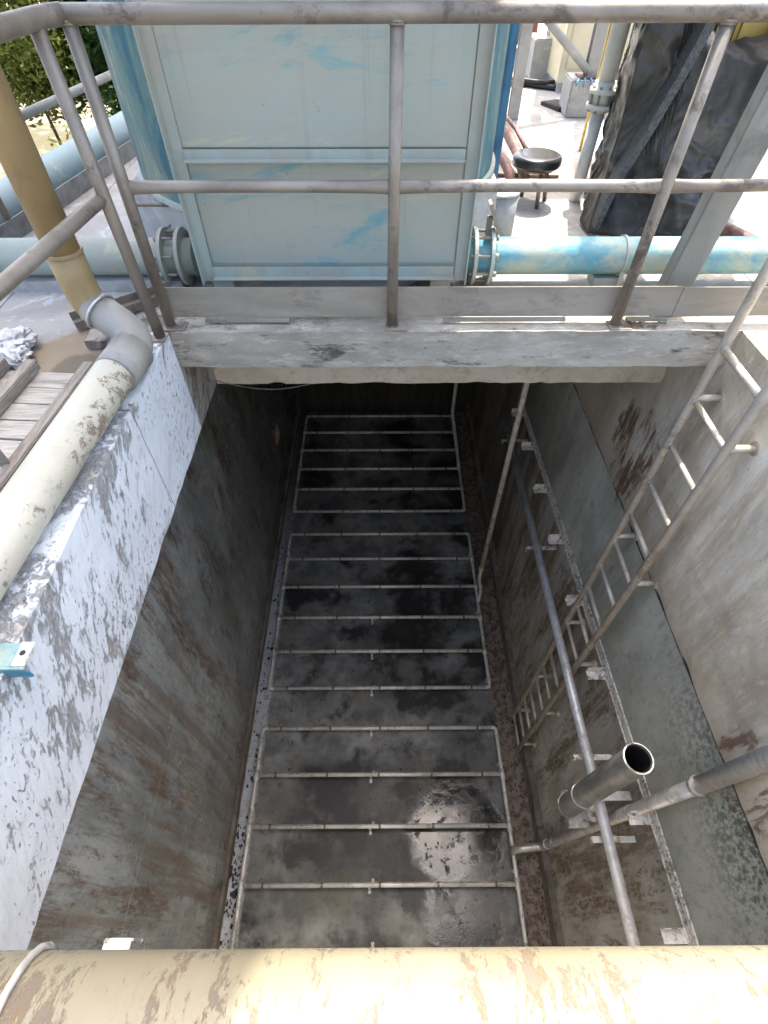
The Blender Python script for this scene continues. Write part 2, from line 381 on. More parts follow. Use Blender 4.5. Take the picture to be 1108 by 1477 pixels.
M = {
 'ledge': m_ledge(), 'left': m_pit_left(), 'right': m_pit_right(), 'floor': m_pit_floor(), 'deck': m_deck(), 'ground': m_ground(),
 'beam': m_concrete_plain('weathered_beam_concrete', (.28, .25, .195), (.44, .40, .33), (.56, .52, .445), (.07, .056, .04), .9, True, (.55, 1, 1.8)),
 'lip': m_concrete_plain('bare_beige_concrete', (.50, .43, .33), (.60, .53, .42), (.40, .34, .26), (.20, .16, .115), .45),
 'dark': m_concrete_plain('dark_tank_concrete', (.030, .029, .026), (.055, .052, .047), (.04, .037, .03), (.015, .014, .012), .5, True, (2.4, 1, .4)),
 'skirt': m_concrete_plain('brown_stained_concrete', (.14, .115, .09), (.25, .225, .19), (.10, .08, .06), (.05, .035, .025), .7),
 'plinth': m_concrete_plain('plinth_concrete', (.28, .275, .26), (.38, .375, .36), (.44, .43, .42), (.2, .18, .15), .35, False),
 'cream': m_peel_pipe('flaking_cream_paint', (.49, .45, .345), (.54, .50, .395), (.14, .075, .036), (.23, .17, .115), .598, (1, 1, 1), ('x', .02, .13)),
 'yellow': m_peel_pipe('flaking_yellow_paint', (.215, .185, .12), (.245, .22, .155), (.155, .08, .025), (.13, .105, .08), .525, (1.5, .55, .55), None, 9),
 'ochre': m_metal('ochre_pipe_paint', (.29, .205, .095), (.34, .25, .125), (.22, .165, .085), .5, 0, .7, .6, (1, 1, .35)),
 'pvc': m_metal('grey_plastic_pipe', (.30, .28, .24), (.36, .34, .295), (.18, .16, .13), .45, 0, .7, .5),
 'rail': m_metal('weathered_rail_metal', (.195, .165, .132), (.30, .26, .212), (.068, .050, .036), .48, .35, .8, .75, (1, 1, .6)),
 'railh': m_metal('weathered_rail_metal_level', (.20, .17, .138), (.31, .27, .222), (.072, .054, .040), .48, .35, .8, .75, (.5, 1, 1)),
 'toe': m_metal('dull_grey_plate', (.25, .22, .175), (.32, .285, .23), (.13, .105, .076), .6, .15, .6, .45, (.6, 1, 2)),
 'steel': m_metal('stained_stainless', (.50, .48, .44), (.66, .645, .61), (.26, .21, .145), .33, .6, 1.0, .55),
 'dsteel': m_metal('dull_dark_stainless', (.27, .265, .245), (.42, .41, .385), (.15, .12, .085), .34, .6, .8, .6),
 'ladder': m_metal('weathered_ladder_steel', (.50, .445, .36), (.64, .58, .49), (.25, .185, .115), .45, .3, .9, .7),
 'galv': m_metal('galvanised_pipe', (.52, .52, .51), (.68, .68, .67), (.24, .22, .185), .36, .35, 1.6, .55),
 'grid': m_metal('dull_grid_pipe', (.60, .585, .53), (.76, .74, .68), (.24, .20, .155), .42, .2, 1.1, .65),
 'crust': m_crusty('crusted_white_paint'),
 'black': m_flat('black_rubber', (.022, .022, .022), .5), 'blackseat': m_flat('black_vinyl', (.03, .03, .032), .22, 0, .3, 6, .05),
 'legs': m_flat('brown_chrome', (.20, .16, .115), .4, .4), 'chan': m_metal('grey_green_paint', (.17, .175, .158), (.235, .235, .212), (.12, .11, .09), .5, .1, .6, .5, (1, 1, .5)),
 'grey': m_metal('grey_frame_paint', (.27, .27, .262), (.35, .345, .33), (.20, .165, .13), .5, .1, .6, .4), 'white': m_flat('off_white_paint', (.66, .65, .60), .5, 0, .12, 3),
 'cab': m_flat('cream_sheet_metal', (.62, .54, .36), .5, 0, .1, 2), 'ymach': m_flat('yellow_ochre_paint', (.45, .30, .075), .5, 0, .15, 2.5),
 'ypole': m_flat('yellow_pole_paint', (.58, .42, .09), .5), 'maroon': m_flat('maroon_paint', (.15, .035, .035), .45, 0, .35), 'rust': m_flat('rusty_brown_pipe', (.17, .085, .065), .6, 0, .45, 12),
 'bluepole': m_flat('bright_blue_paint', (.065, .23, .43), .45, 0, .2, 4), 'rag': m_flat('white_rag_cloth', (.55, .53, .50), .9, 0, .15, 14, .5),
 'tarp': m_tarp(), 'web': m_flat('grey_webbing', (.075, .078, .082), .7, 0, .35, 60, .8), 'wood': m_wood(), 'woody': m_wood_y(),
 'panel': m_blue('brushed_pale_blue_panel', (.55, 1, 2.2), (0, R(8), 0), .545, (.14, .265, .285), (.31, .365, .325), (.34, .345, .29)),
 'cyl': m_blue('patchy_blue_tank', (1.3, 1.3, .5), (0, 0, 0), .41, (.025, .15, .25), (.35, .45, .42), (.37, .385, .33)),
 'bpipe': m_blue('patchy_blue_pipe', (.8, 1.4, 1.4), (0, 0, 0), .435, (.04, .235, .33), (.26, .40, .39), (.33, .36, .28)),
 'gpipe': m_blue('pale_green_pipe', (.8, 1.6, 1.6), (0, 0, 0), .60, (.16, .27, .26), (.26, .31, .28), (.29, .295, .25)),
 'bgpipe': m_blue('pale_blue_grey_pipe', (1, .7, 1), (0, 0, 0), .56, (.09, .20, .24), (.20, .285, .30), (.23, .29, .30)),
 'angle': m_blue('mint_angle_steel', (1.5, 1.5, 1), (0, 0, 0), .60, (.14, .26, .28), (.34, .40, .36), (.34, .335, .28)),
 'tread': m_flat('grey_plate', (.15, .15, .145), .6), 'bark': m_flat('dark_bark', (.09, .075, .055), .9, 0, .4, 14, .6),
 'leafa': m_leaf('sunlit_leaves', (.15, .175, .030)), 'leafb': m_leaf('deep_green_leaves', (.035, .075, .015)), 'leafc': m_leaf('weedy_leaves', (.15, .17, .03)),
 'dry': m_flat('dry_brown_leaves', (.13, .07, .035), .8, 0, .4, 40),
}

# ------------------------------------------------------------------ mesh helpers
class MB:
    def __init__(s): s.bm = bmesh.new()
    def box(s, a, b, rot=None, piv=None):
        x0, y0, z0 = a; x1, y1, z1 = b
        vs = [s.bm.verts.new(c) for c in [(x0,y0,z0),(x1,y0,z0),(x1,y1,z0),(x0,y1,z0),(x0,y0,z1),(x1,y0,z1),(x1,y1,z1),(x0,y1,z1)]]
        for f in [(0,3,2,1),(4,5,6,7),(0,1,5,4),(1,2,6,5),(2,3,7,6),(3,0,4,7)]: s.bm.faces.new([vs[i] for i in f])
        if rot is not None: bmesh.ops.rotate(s.bm, verts=vs, cent=piv or [(p+q)/2 for p, q in zip(a, b)], matrix=rot)
        return s
    def tube(s, pts, r, n=16, cap=True, bend=0, hollow=0, taper=None):
        pts = [V(p) for p in pts]
        if bend and len(pts) > 2:
            out = [pts[0]]
            for i in range(1, len(pts) - 1):
                p, a, b = pts[i], pts[i-1], pts[i+1]
                d1 = min(bend, (a-p).length*.48); d2 = min(bend, (b-p).length*.48)
                q1 = p + (a-p).normalized()*d1; q2 = p + (b-p).normalized()*d2
                for k in range(9):
                    u = k/8; out.append(q1*(1-u)**2 + p*2*u*(1-u) + q2*u*u)
            out.append(pts[-1]); pts = out
        rings = []; prev = None
        for i, p in enumerate(pts):
            if i == 0: d = pts[1]-p
            elif i == len(pts)-1: d = p-pts[i-1]
            else: d = (pts[i+1]-p).normalized() + (p-pts[i-1]).normalized()
            d.normalize()
            if prev is None:
                u = d.orthogonal().normalized()
            else:
                u = prev - d*prev.dot(d)
                u = u.normalized() if u.length > 1e-6 else d.orthogonal().normalized()
            prev = u; w = d.cross(u)
            rr = r if taper is None else r*(1-(1-taper)*i/(len(pts)-1))
            rings.append([s.bm.verts.new(p + (u*math.cos(2*math.pi*k/n) + w*math.sin(2*math.pi*k/n))*rr) for k in range(n)])
        for A, B in zip(rings, rings[1:]):
            for k in range(n):
                f = s.bm.faces.new((A[k], A[(k+1)%n], B[(k+1)%n], B[k])); f.smooth = True
        if cap:
            s.bm.faces.new(rings[0][::-1]); s.bm.faces.new(rings[-1])
        return s
    def ring(s, p, d, r0, r1, L, n=28):
        """short hollow collar: outer r1, inner r0, length L along d"""
        p = V(p); d = V(d).normalized(); u = d.orthogonal().normalized(); w = d.cross(u)
        prof = [(r0, -L/2), (r1, -L/2), (r1, L/2), (r0, L/2)]
        rs = [[s.bm.verts.new(p + d*h + (u*math.cos(2*math.pi*k/n) + w*math.sin(2*math.pi*k/n))*r) for k in range(n)] for r, h in prof]
        for i in range(4):
            A, B = rs[i], rs[(i+1) % 4]
            for k in range(n): s.bm.faces.new((A[k], A[(k+1)%n], B[(k+1)%n], B[k]))
        return s
    def prism(s, poly, z0, z1):
        a = [s.bm.verts.new((x, y, z0)) for x, y in poly]; b = [s.bm.verts.new((x, y, z1)) for x, y in poly]
        n = len(poly)
        s.bm.faces.new(a[::-1]); s.bm.faces.new(b)
        for i in range(n): s.bm.faces.new((a[i], a[(i+1)%n], b[(i+1)%n], b[i]))
        return s
    def rough_box(s, a, b, cell=.06, amp=.006, freq=6):
        """a cast-concrete block: gridded box with wandering faces and chipped arrises"""
        sub = MB()
        lo, hi = V(a), V(b); n = [max(1, min(130, round((hi[i]-lo[i])/cell))) for i in range(3)]
        cache = {}
        def vert(i, j, k):
            key = (i, j, k)
            if key not in cache:
                p = V((lo.x+(hi.x-lo.x)*i/n[0], lo.y+(hi.y-lo.y)*j/n[1], lo.z+(hi.z-lo.z)*k/n[2]))
                e = sum(1 for q, m in zip(key, n) if q in (0, m))
                d = mn.noise_vector(p*freq)*amp + mn.noise_vector(p*freq*3.3)*amp*.6
                if e >= 2:
                    chip = max(0, mn.noise(p*freq*1.7 + V((9, 3, 1)))-.1)*amp*3
                    c = (lo+hi)/2
                    dirv = V([(1 if q == 0 else -1) if q in (0, m) else 0 for q, m in zip(key, n)])
                    d = d*1.0 + dirv*chip
                cache[key] = s.bm.verts.new(p+d)
            return cache[key]
        def face(ax, val):
            o = [i for i in range(3) if i != ax]
            for p in range(n[o[0]]):
                for q in range(n[o[1]]):
                    ids = []
                    for dp, dq in ((0,0),(1,0),(1,1),(0,1)):
                        k = [0,0,0]; k[ax] = val; k[o[0]] = p+dp; k[o[1]] = q+dq; ids.append(vert(*k))
                    s.bm.faces.new(ids)
        for ax in range(3): face(ax, 0); face(ax, n[ax])
        return s
    def build(s, name, mat, parent=None, base=None, bevel=0, smooth=False):
        bm = s.bm
        bmesh.ops.recalc_face_normals(bm, faces=bm.faces)
        if bevel:
            es = [e for e in bm.edges if len(e.link_faces) == 2 and e.calc_face_angle(0) > .6]
            bmesh.ops.bevel(bm, geom=es, offset=bevel, segments=2, affect='EDGES', clamp_overlap=True)
        me = bpy.data.meshes.new(name)
        org = V(base) if base is not None else V((0, 0, 0))
        off = org if parent is None else world(parent) + org
        bmesh.ops.translate(bm, verts=bm.verts, vec=-off)
        if smooth:
            for f in bm.faces: f.smooth = True
        bm.to_mesh(me); bm.free()
        me.materials.append(M[mat] if isinstance(mat, str) else mat)
        o = bpy.data.objects.new(name, me); COL.objects.link(o)
        o.location = org
        if parent is not None: o.parent = parent
        return o
def world(o):
    p = V(o.location)
    while o.parent: o = o.parent; p = p + V(o.location)
    return p
def tag(o, label, cat, group=None, kind=None):
    if label: o['label'] = label
    if cat: o['category'] = cat
    if group: o['group'] = group
    if kind: o['kind'] = kind
    return o
def thing(name, loc, label, cat, group=None):
    o = bpy.data.objects.new(name, None); COL.objects.link(o); o.location = loc; o.empty_display_size = .1
    return tag(o, label, cat, group)
def rotz(a): return Matrix.Rotation(a, 3, 'Z')

# ------------------------------------------------------------------ the setting
ZF = -5.45
g = MB(); 
for i in range(40):
    pass
bm = g.bm
def gz(x, y):
    return -2.9 + .35*mn.noise(V((x*.12, y*.12, 0))) + .1*mn.noise(V((x*.6, y*.6, 3)))
vs = {}
NX = [-900, -300, -120, -60, -35] + [-24 + .8*i for i in range(27)] + [0, 6, 15, 40, 120, 300, 900]
NY = [-900, -250, -80, -30, -10, -4] + [.8*i for i in range(36)] + [34, 50, 90, 160, 400, 900]
for i, x in enumerate(NX):
    for j, y in enumerate(NY): 
        z = gz(x, y)
        if -3.5 < x < 7 and -6 < y < 15: z = -6.2
        vs[i, j] = bm.verts.new((x, y, z))
for i in range(len(NX)-1):
    for j in range(len(NY)-1): bm.faces.new((vs[i,j], vs[i+1,j], vs[i+1,j+1], vs[i,j+1]))
tag(g.build('ground', 'ground', smooth=True), 'dry sandy earth below the deck', None, None, 'structure')

d = MB()
d.prism([(-2.35, -5), (-1.95, -5), (-1.95, 5.1), (-2.35, 2.45)], -6.4, 0)          # left of the tank
d.box((-1.95, -5, -.60), (-1.245, 2.69, -.002))
d.box((2.02, -5, -6.4), (8, 12.5, 0))              # right of the tank
d.box((-1.97, 8.62, -6.4), (2.02, 12.5, 0))        # beyond the tank
d.box((-1.95, 2.69, -.2), (2.02, 8.62, 0))         # roof over the tank
d.box((-1.95, -5, -6.4), (2.02, -3.4, -.004))
d.box((-1.025, -1.0, -.30), (1.75, -.13, -.006))      # walkway where the photographer stands; unseen opening behind it added to light the pit
tag(d.build('deck', 'deck', bevel=.004), 'weathered concrete deck', None, None, 'structure')

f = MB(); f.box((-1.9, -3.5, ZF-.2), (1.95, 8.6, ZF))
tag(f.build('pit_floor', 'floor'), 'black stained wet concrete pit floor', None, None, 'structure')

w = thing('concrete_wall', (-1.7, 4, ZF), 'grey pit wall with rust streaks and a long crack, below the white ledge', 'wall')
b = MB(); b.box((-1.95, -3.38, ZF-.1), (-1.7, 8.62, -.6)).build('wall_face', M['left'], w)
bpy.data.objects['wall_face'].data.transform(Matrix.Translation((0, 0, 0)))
sk = MB(); sk.rough_box((-1.71, -3.38, ZF-.05), (-1.665, 8.5, ZF+.13), .11, .010, 3); sk.build('skirting', 'skirt', w)

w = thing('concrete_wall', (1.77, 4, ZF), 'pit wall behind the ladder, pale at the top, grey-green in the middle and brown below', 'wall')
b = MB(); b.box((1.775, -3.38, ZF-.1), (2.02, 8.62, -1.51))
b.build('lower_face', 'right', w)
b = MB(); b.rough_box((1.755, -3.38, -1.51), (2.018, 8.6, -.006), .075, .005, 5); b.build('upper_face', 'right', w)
sk = MB(); sk.rough_box((1.70, -3.38, ZF-.05), (1.785, 8.5, ZF+.20), .11, .012, 3); sk.build('skirting', 'skirt', w)
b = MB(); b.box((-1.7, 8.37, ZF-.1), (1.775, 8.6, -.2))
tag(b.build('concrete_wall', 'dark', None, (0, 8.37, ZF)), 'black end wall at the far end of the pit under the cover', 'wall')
b = MB(); b.box((-1.7, -3.4, ZF-.1), (1.775, -3.2, -.01))
tag(b.build('concrete_wall', 'lip', None, (0, -3.3, ZF)), 'near end wall of the pit behind the yellow pipe', 'wall')

b = MB(); b.rough_box((-1.24, -3.3, -.60), (-1.03, 2.95, -.004), .055, .0028, 6)
led = tag(b.build('concrete_ledge', 'ledge'), 'concrete ledge with flaking white paint overhanging the pit beside the cream pipe', 'ledge')

bt = thing('concrete_beam', (0, 2.5, -.3), 'weathered concrete beam across the pit mouth below the guard rail', 'beam')
b = MB(); b.rough_box((-1.028, 2.265, -.20), (1.757, 2.69, -.001), .05, .005, 6); b.build('slab_edge', 'beam', bt)
b = MB(); b.rough_box((-1.03, 2.69, -.61), (1.752, 2.98, -.201), .04, .005, 9); b.build('lower_lip', 'lip', bt)

# materials that read world z/y expect meshes at the origin: shift object-space meshes back
for o in list(S.objects):
    if o.type == 'MESH' and o.name.split('.')[0] in ('wall_face', 'lower_face', 'upper_face'):
        pw = V(o.parent.location)
        o.data.transform(Matrix.Translation(pw)); o.location = -pw

# ------------------------------------------------------------------ aeration grids
def grid(ys, xl, xr, label, open_far=False, near_round=True, far_round=True):
    zc = ZF + .12; r = .023
    t = thing('aeration_grid', (0, sum(ys)/len(ys), ZF), label, 'pipe grid', 'aeration pipe grids on the pit floor')
    y0, y1 = min(ys), max(ys)
    for sx, x in ((-1, xl), (1, xr)):
        pts = [(x, y0, zc), (x, y1, zc)]
        k = .07
        pts = [(x-sx*k, y0, zc), (x, y0, zc), (x, y1, zc), (x-sx*k, y1, zc)]
        hd = MB().tube(pts, r, 14, bend=.05).build('header_pipe', 'grid', t)
        for y in ys[1:-1]:
            MB().tube([(x, y-.05, zc), (x, y+.05, zc)], r*1.28, 14).build('tee_joint', 'grid', hd)
        for y in ys[::2]:
            m = MB(); m.box((x-.03, y+.10, ZF), (x+.03, y+.125, zc)); m.build('support_foot', 'crust', hd)
    for y in ys:
        end = (y in (y0, y1))
        la = MB().tube([(xl+(.06 if end else 0), y, zc), (xr-(.06 if end else 0), y, zc)], r*1.05, 14)
        lo = la.build('lateral_pipe', 'grid', t)
        for q in range(5):
            x = xl + (xr-xl)*(.08 + .21*q) + random.uniform(-.01, .01)
            nz = MB(); nz.tube([(x-.011, y, zc), (x+.011, y, zc)], r*1.22, 12)
            nz.tube([(x, y, zc+.01), (x, y, zc+.042)], .011, 8)
            nz.build('nozzle', 'legs', lo)
        if y < 3.7:
            cl = MB(); cx = -.13
            for dx, dy in ((-.020, -1), (.014, 1)):
                cl.box((cx+dx-.013, y+dy*.026-.003, ZF), (cx+dx+.013, y+dy*.026+.003, zc+.004))
                cl.box((cx+dx-.016, min(y+dy*.026, y+dy*.066), ZF), (cx+dx+.016, max(y+dy*.026, y+dy*.066), ZF+.005))
            cl.build('clamp', 'crust', lo)
    return t
g1 = grid([5.605, 6.115, 6.61, 7.105, 7.6, 8.09], -1.50, 1.40, 'farthest pipe grid, dim under the covered end of the pit')
g2 = grid([2.572, 3.085, 3.605, 4.12, 4.63, 5.12], -1.495, 1.405, 'middle pipe grid on the pit floor, between the nearest and farthest grids')
g3 = grid([-.53, -.06, .467, 1.0, 1.53, 2.062], -1.50, 1.41, 'nearest aeration pipe grid around the shiny puddle on the pit floor')

m = MB()
for k in range(520):
    if k % 3 == 0: x = random.uniform(-1.66, -1.52); y = random.uniform(-.1, 5.0) if k % 2 else random.gauss(.55, .25)
    elif k % 3 == 1: x = random.uniform(1.44, 1.69); y = random.uniform(-.1, 5.5)
    else: x = random.uniform(-1.45, 1.38); y = random.uniform(-.1, 6.5)
    p = V((x, y, ZF+.002+random.random()*.004)); a = random.uniform(0, 6.28); s_ = random.uniform(.005, .015)*(1.5 if k % 3 == 0 else 1)
    n_ = random.randint(3, 5); vs_ = []
    for q in range(n_):
        rr_ = s_*random.uniform(.5, 1.2); vs_.append(m.bm.verts.new(p+V((math.cos(a+q*6.28/n_)*rr_, math.sin(a+q*6.28/n_)*rr_*1.6, random.uniform(0, .006)))))
    m.bm.faces.new(vs_)
tag(m.build('sludge_flakes', 'black', None, (0, 2, ZF)), 'black dried sludge flakes scattered over the pit floor', 'debris', None, 'stuff')

# ------------------------------------------------------------------ drop pipes
def sleeve(parent, p, d, r, L=.05, mat='steel', name='coupling'):
    p = V(p); d = V(d).normalized()
    return MB().tube([p-d*L/2, p+d*L/2], r, 18).build(name, mat, parent)
t = thing('drop_pipe', (1.5, .7, -5.3), 'thick air drop pipe at lower right, elbowing onto the nearest grid', 'pipe', 'air drop pipes feeding the grids')
top = V((1.708, .565, .20)); bot = V((1.708, .785, -5.12))
def on3(z): u = (z-top.z)/(bot.z-top.z); return top + (bot-top)*u
MB().tube([on3(.20), on3(-1.74)], .0465, 20).build('upper_pipe', 'galv', t)
MB().tube([on3(-1.74), on3(-5.02), (1.708, .785, -5.19), (1.45, .765, -5.21), (1.405, .76, ZF+.12)], .0415, 20, bend=.07).build('lower_pipe', 'steel', t)
sleeve(t, on3(-1.75), bot-top, .052, .04); sleeve(t, on3(-2.7), bot-top, .0435, .012); sleeve(t, on3(-4.7), bot-top, .046, .03)
sleeve(t, on3(-5.0), bot-top, .050, .06)
t = thing('drop_pipe', (1.45, 4.2, -5.3), 'slim air drop pipe hanging below the beam, ending at the middle grid', 'pipe', 'air drop pipes feeding the grids')
MB().tube([(1.45, 4.33, -.25), (1.45, 4.2, -5.0)], .032, 16).build('upright_pipe', 'grid', t)
MB().tube([(1.45, 4.2, -4.98), (1.45, 4.18, -5.25), (1.47, 4.02, -5.3), (1.405, 3.85, ZF+.12)], .026, 14, bend=.06).build('bent_foot', 'grid', t)
sleeve(t, (1.45, 4.2, -4.98), (0, 0, 1), .037, .05, 'grid')
t = thing('drop_pipe', (1.33, 7.75, -5.3), 'dim air drop pipe in the far corner, dog-legging onto the farthest grid', 'pipe', 'air drop pipes feeding the grids')
MB().tube([(1.34, 7.72, -.25), (1.34, 7.72, -4.95), (1.40, 7.0, ZF+.16), (1.40, 6.62, ZF+.12)], .032, 16, bend=.08).build('upright_pipe', 'grid', t)
sleeve(t, (1.34, 7.72, -4.88), (0, 0, 1), .037, .05, 'grid')

# ------------------------------------------------------------------ ladder
LX = 1.63
t = thing('ladder', (LX, 1.98, -5.3), 'tall steel rung ladder standing off the right pit wall', 'ladder')
for y, ztop in ((2.17, .95), (1.78, .95)):
    MB().tube([(LX, y, -5.25), (LX, y, ztop), (LX+.35, y, ztop), (LX+.35, y, 0)], .024, 18, bend=.12).build('rail', 'ladder', t)
for k in range(18):
    z = -.034 - k*.3035
    m = MB().tube([(LX, 2.165, z), (LX, 1.785, z)], .0155 if k else .018, 14)
    for y_ in (2.144, 1.806): m.tube([(LX, y_-.004, z), (LX, y_+.004, z)], .0195 if k else .022, 14)
    m.build('rung', 'ladder', t)
for y in (2.16, 1.775):
    for z in (-.32, -1.50, -2.76, -3.95, -5.0):
        so = MB(); so.tube([(LX, y, z), (1.775, y, z)], .019, 14); so.tube([(1.752, y, z), (1.782, y, z)], .036, 14)
        so.build('standoff', 'ladder', t)

# ------------------------------------------------------------------ open standpipe
t = thing('standpipe', (1.43, .8, -2.5), 'short open-topped steel standpipe beside the galvanised pipe', 'pipe')
p0 = V((1.425, .782, -1.735)); p1 = V((1.432, .809, -3.25)); ax = (p1-p0).normalized()
sp = MB(); r0, r1 = .0745, .0800
u = ax.orthogonal().normalized(); wv = ax.cross(u); n = 40
def rng(p, r): return [sp.bm.verts.new(p+(u*math.cos(2*math.pi*k/n)+wv*math.sin(2*math.pi*k/n))*r) for k in range(n)]
rings = [rng(p0+ax*.03, r0), rng(p0+ax*.004, r0), rng(p0, r0+.002), rng(p0, r1-.001), rng(p0+ax*.003, r1), rng(p1-ax*.06, r1), rng(p1-ax*.02, r1*.93), rng(p1, r1*.66)]
for A, B in zip(rings, rings[1:]):
    for k in range(n):
        fc = sp.bm.faces.new((A[k], A[(k+1)%n], B[(k+1)%n], B[k])); fc.smooth = True
sp.bm.faces.new(rings[-1])
sp.build('pipe_body', 'dsteel', t)
m = MB(); m.tube([p0+ax*.028, p0+ax*1.2], r0, 40, cap=False); m.tube([p0+ax*.55, p0+ax*.56], r0*.99, 40); m.build('inner_wall', 'black', t)  # black lining and plug stand in for the shade inside the pipe
MB().ring(p0+ax*.012, ax, r1, r1+.003, .014, 40).build('rim_band', 'dsteel', t)
MB().ring(p1-ax*.08, ax, r1, r1+.004, .03, 40).build('weld_band', 'dsteel', t)
q_ = p0+ax*1.05
m = MB(); m.ring(q_, ax, r1, r1+.004, .02, 40); m.box((1.49, .77, q_.z-.014), (1.776, .83, q_.z-.008)); m.build('wall_clamp', 'galv', t)
m = MB(); m.rough_box((1.45, .68, p1.z-.10), (1.60, .94, p1.z-.03), .03, .006, 9); m.box((1.56, .72, p1.z-.075), (1.775, .90, p1.z-.06)); m.build('bracket', 'crust', t)

# ------------------------------------------------------------------ long galvanised pipe
t = thing('galvanised_pipe', (1.56, 2, -2.9), 'long straight galvanised pipe running level along the right pit wall', 'pipe')
MB().tube([(1.56, -.80, -2.84), (1.56, 5.05, -2.90)], .038, 20).build('pipe_body', 'galv', t)
for y in (.55, 1.09, 3.08, 4.7):
    c = MB(); c.ring((1.56, y, -2.87), (0, 1, 0), .038, .044, .022, 20); c.build('clamp', 'steel', t)
    c = MB(); c.box((1.47, y-.02, -2.921), (1.774, y+.02, -2.914)); c.box((1.47, y-.02, -2.96), (1.476, y+.02, -2.921)); c.build('bracket', 'crust', t)

# crusted angle bar on the wall
t = thing('angle_bar', (1.76, 2.5, -2.55), 'white crusted steel angle bar fixed along the right pit wall', 'bar')
def zt(y): return -2.50 - .052*max(0, y)
m = MB()
N = 60; prev = None
for i in range(N+1):
    y = -.38 + 5.6*i/N; z = zt(y)
    dz = mn.noise(V((0, y*9, 1)))*.012; dx = mn.noise(V((4, y*9, 1)))*.006
    ringv = [m.bm.verts.new(q) for q in ((1.772, y, z-.03+dz), (1.755+dx*.4, y, z-.034+dz), (1.755+dx*.4, y, z-.02+dz), (1.760, y, z-.02), (1.760, y, z+.068+dz*.5), (1.772, y, z+.068+dz*.5))]
    if prev:
        for k in range(6): m.bm.faces.new((prev[k], prev[(k+1)%6], ringv[(k+1)%6], ringv[k]))
    else: m.bm.faces.new(ringv[::-1])
    prev = ringv
m.bm.faces.new(prev); m.build('bar', 'crust', t)
for y in (.02, .62, 1.62, 2.3, 3.0, 3.7, 4.4, 5.05):
    z = zt(y); m = MB()
    m.box((1.62, y-.035, z-.038), (1.758, y+.035, z-.031)); m.box((1.62, y+.030, z-.031), (1.733, y+.036, z+.03))
    m.build('tab', 'crust', t)

# wires
m = MB(); m.tube([(1.752, 4.05, -1.55), (1.752, 4.03, -1.9), (1.756, 4.05, -2.6)], .004, 6)
tag(m.build('wire', 'toe', None, (1.75, 3.7, -2)), 'thin pale wire hanging slanted on the right pit wall below the beam', 'wire')
m = MB(); pts = [V((-1.03, 2.68, -.58)) + (V((-.35, 2.72, -.60))-V((-1.03, 2.68, -.58)))*u + V((0, 0, -.07*math.sin(math.pi*u))) for u in [i/12 for i in range(13)]]
m.tube(pts, .0025, 5)
tag(m.build('wire', 'toe', None, (-.7, 2.7, -.6)), 'fine sagging wire under the left end of the beam', 'wire')

# ------------------------------------------------------------------ near yellow pipe
t = thing('yellow_pipe', (0, -.16, 0), 'big peeling yellow cream pipe crossing the bottom of the picture', 'pipe')
yc, zc, rr = -.125, .12, .118
MB().tube([(-2.2+i*.1, yc, zc) for i in range(52)], rr, 48).build('pipe_body', 'yellow', t)
m = MB(); pts = []
for k in range(15):
    a = R(-20 + 220*k/14); pts.append((-.615 + .012*math.sin(a), yc+math.cos(a)*(rr+.006), zc+math.sin(a)*(rr+.006)))
m.tube(pts, .0065, 8); m.build('strap', 'steel', t)
m = MB(); m.box((-.555, -.05, .012), (-.503, .010, .022)); m.box((-.555, .003, -.05), (-.503, .010, .012)); m.tube([(-.54, -.02, .02), (-.54, -.02, .034)], .012, 6)
tag(m.build('bracket', 'crust', None, (-.5, 0, .015), bevel=.002), 'small white painted bracket behind the yellow pipe at lower left', 'bracket')
t = thing('angle_bracket', (-1.05, .6, .01), 'blue painted steel angle bracket with a white drilled tab on the white ledge', 'bracket')
m = MB(); m.box((-1.30, .575, .012), (-1.005, .645, .018)); m.box((-1.30, .568, -.035), (-.965, .575, .018)); m.build('arm', 'bpipe', t, bevel=.0012)
m = MB(); m.box((-1.005, .577, .0125), (-.968, .648, .0185)); m.build('end_tab', 'crust', t, bevel=.0012)
m = MB(); m.tube([(-.988, .615, .0180), (-.988, .615, .0192)], .0085, 14); m.build('bolt_hole', 'black', t)

# ------------------------------------------------------------------ cream pipe, elbow and ochre riser
t = thing('corner_pipe', (-1.15, 1.2, 0), 'cream pipe along the left ledge with a grey elbow and ochre yellow riser', 'pipe')
A = V((-1.285, 2.15, 1.9)); B = V((-1.285, 2.15, .21)); Cc = V((-1.07, 2.055, .095)); D = V((-1.09, 1.93, .088)); E2 = V((-1.30, -1.2, .088))
MB().tube([A, (-1.285, 2.15, .42)], .066, 24).build('riser', 'ochre', t)
MB().tube([(-1.285, 2.15, .43), (-1.285, 2.15, .235), (-1.235, 2.125, .185)], .071, 24, bend=.09).build('ochre_elbow', 'ochre', t)
MB().tube([(-1.262, 2.138, .205), (-1.06, 2.045, .098), (-1.085, 1.86, .088)], .074, 24, bend=.10).build('grey_elbow', 'pvc', t)
cp = MB().tube([D + (E2-D)*(i/30) + V((0, .02, 0)) for i in range(31)], .079, 28)
cp = cp.build('cream_run', 'cream', t)
cp.data.transform(Matrix.Translation((1.15-1.15, 0, 0)))
MB().ring((-1.088, 1.935, .088), E2-D, .074, .085, .012, 28).build('joint_ring', 'pvc', t)
MB().ring((-1.285, 2.15, .43), (0, 0, 1), .066, .075, .012, 28).build('joint_ring', 'ochre', t)
MB().tube([(-1.072, 1.965, .091), (-1.094, 1.79, .088)], .0865, 28).build('socket', 'pvc', t)
m = MB(); pts = []
cdir = (V((-1.06, 2.045, .098))-V((-1.262, 2.138, .205))).normalized(); cpt = V((-1.225, 2.12, .185)); uu = cdir.cross(V((0, 0, 1))).normalized(); ww = uu.cross(cdir)
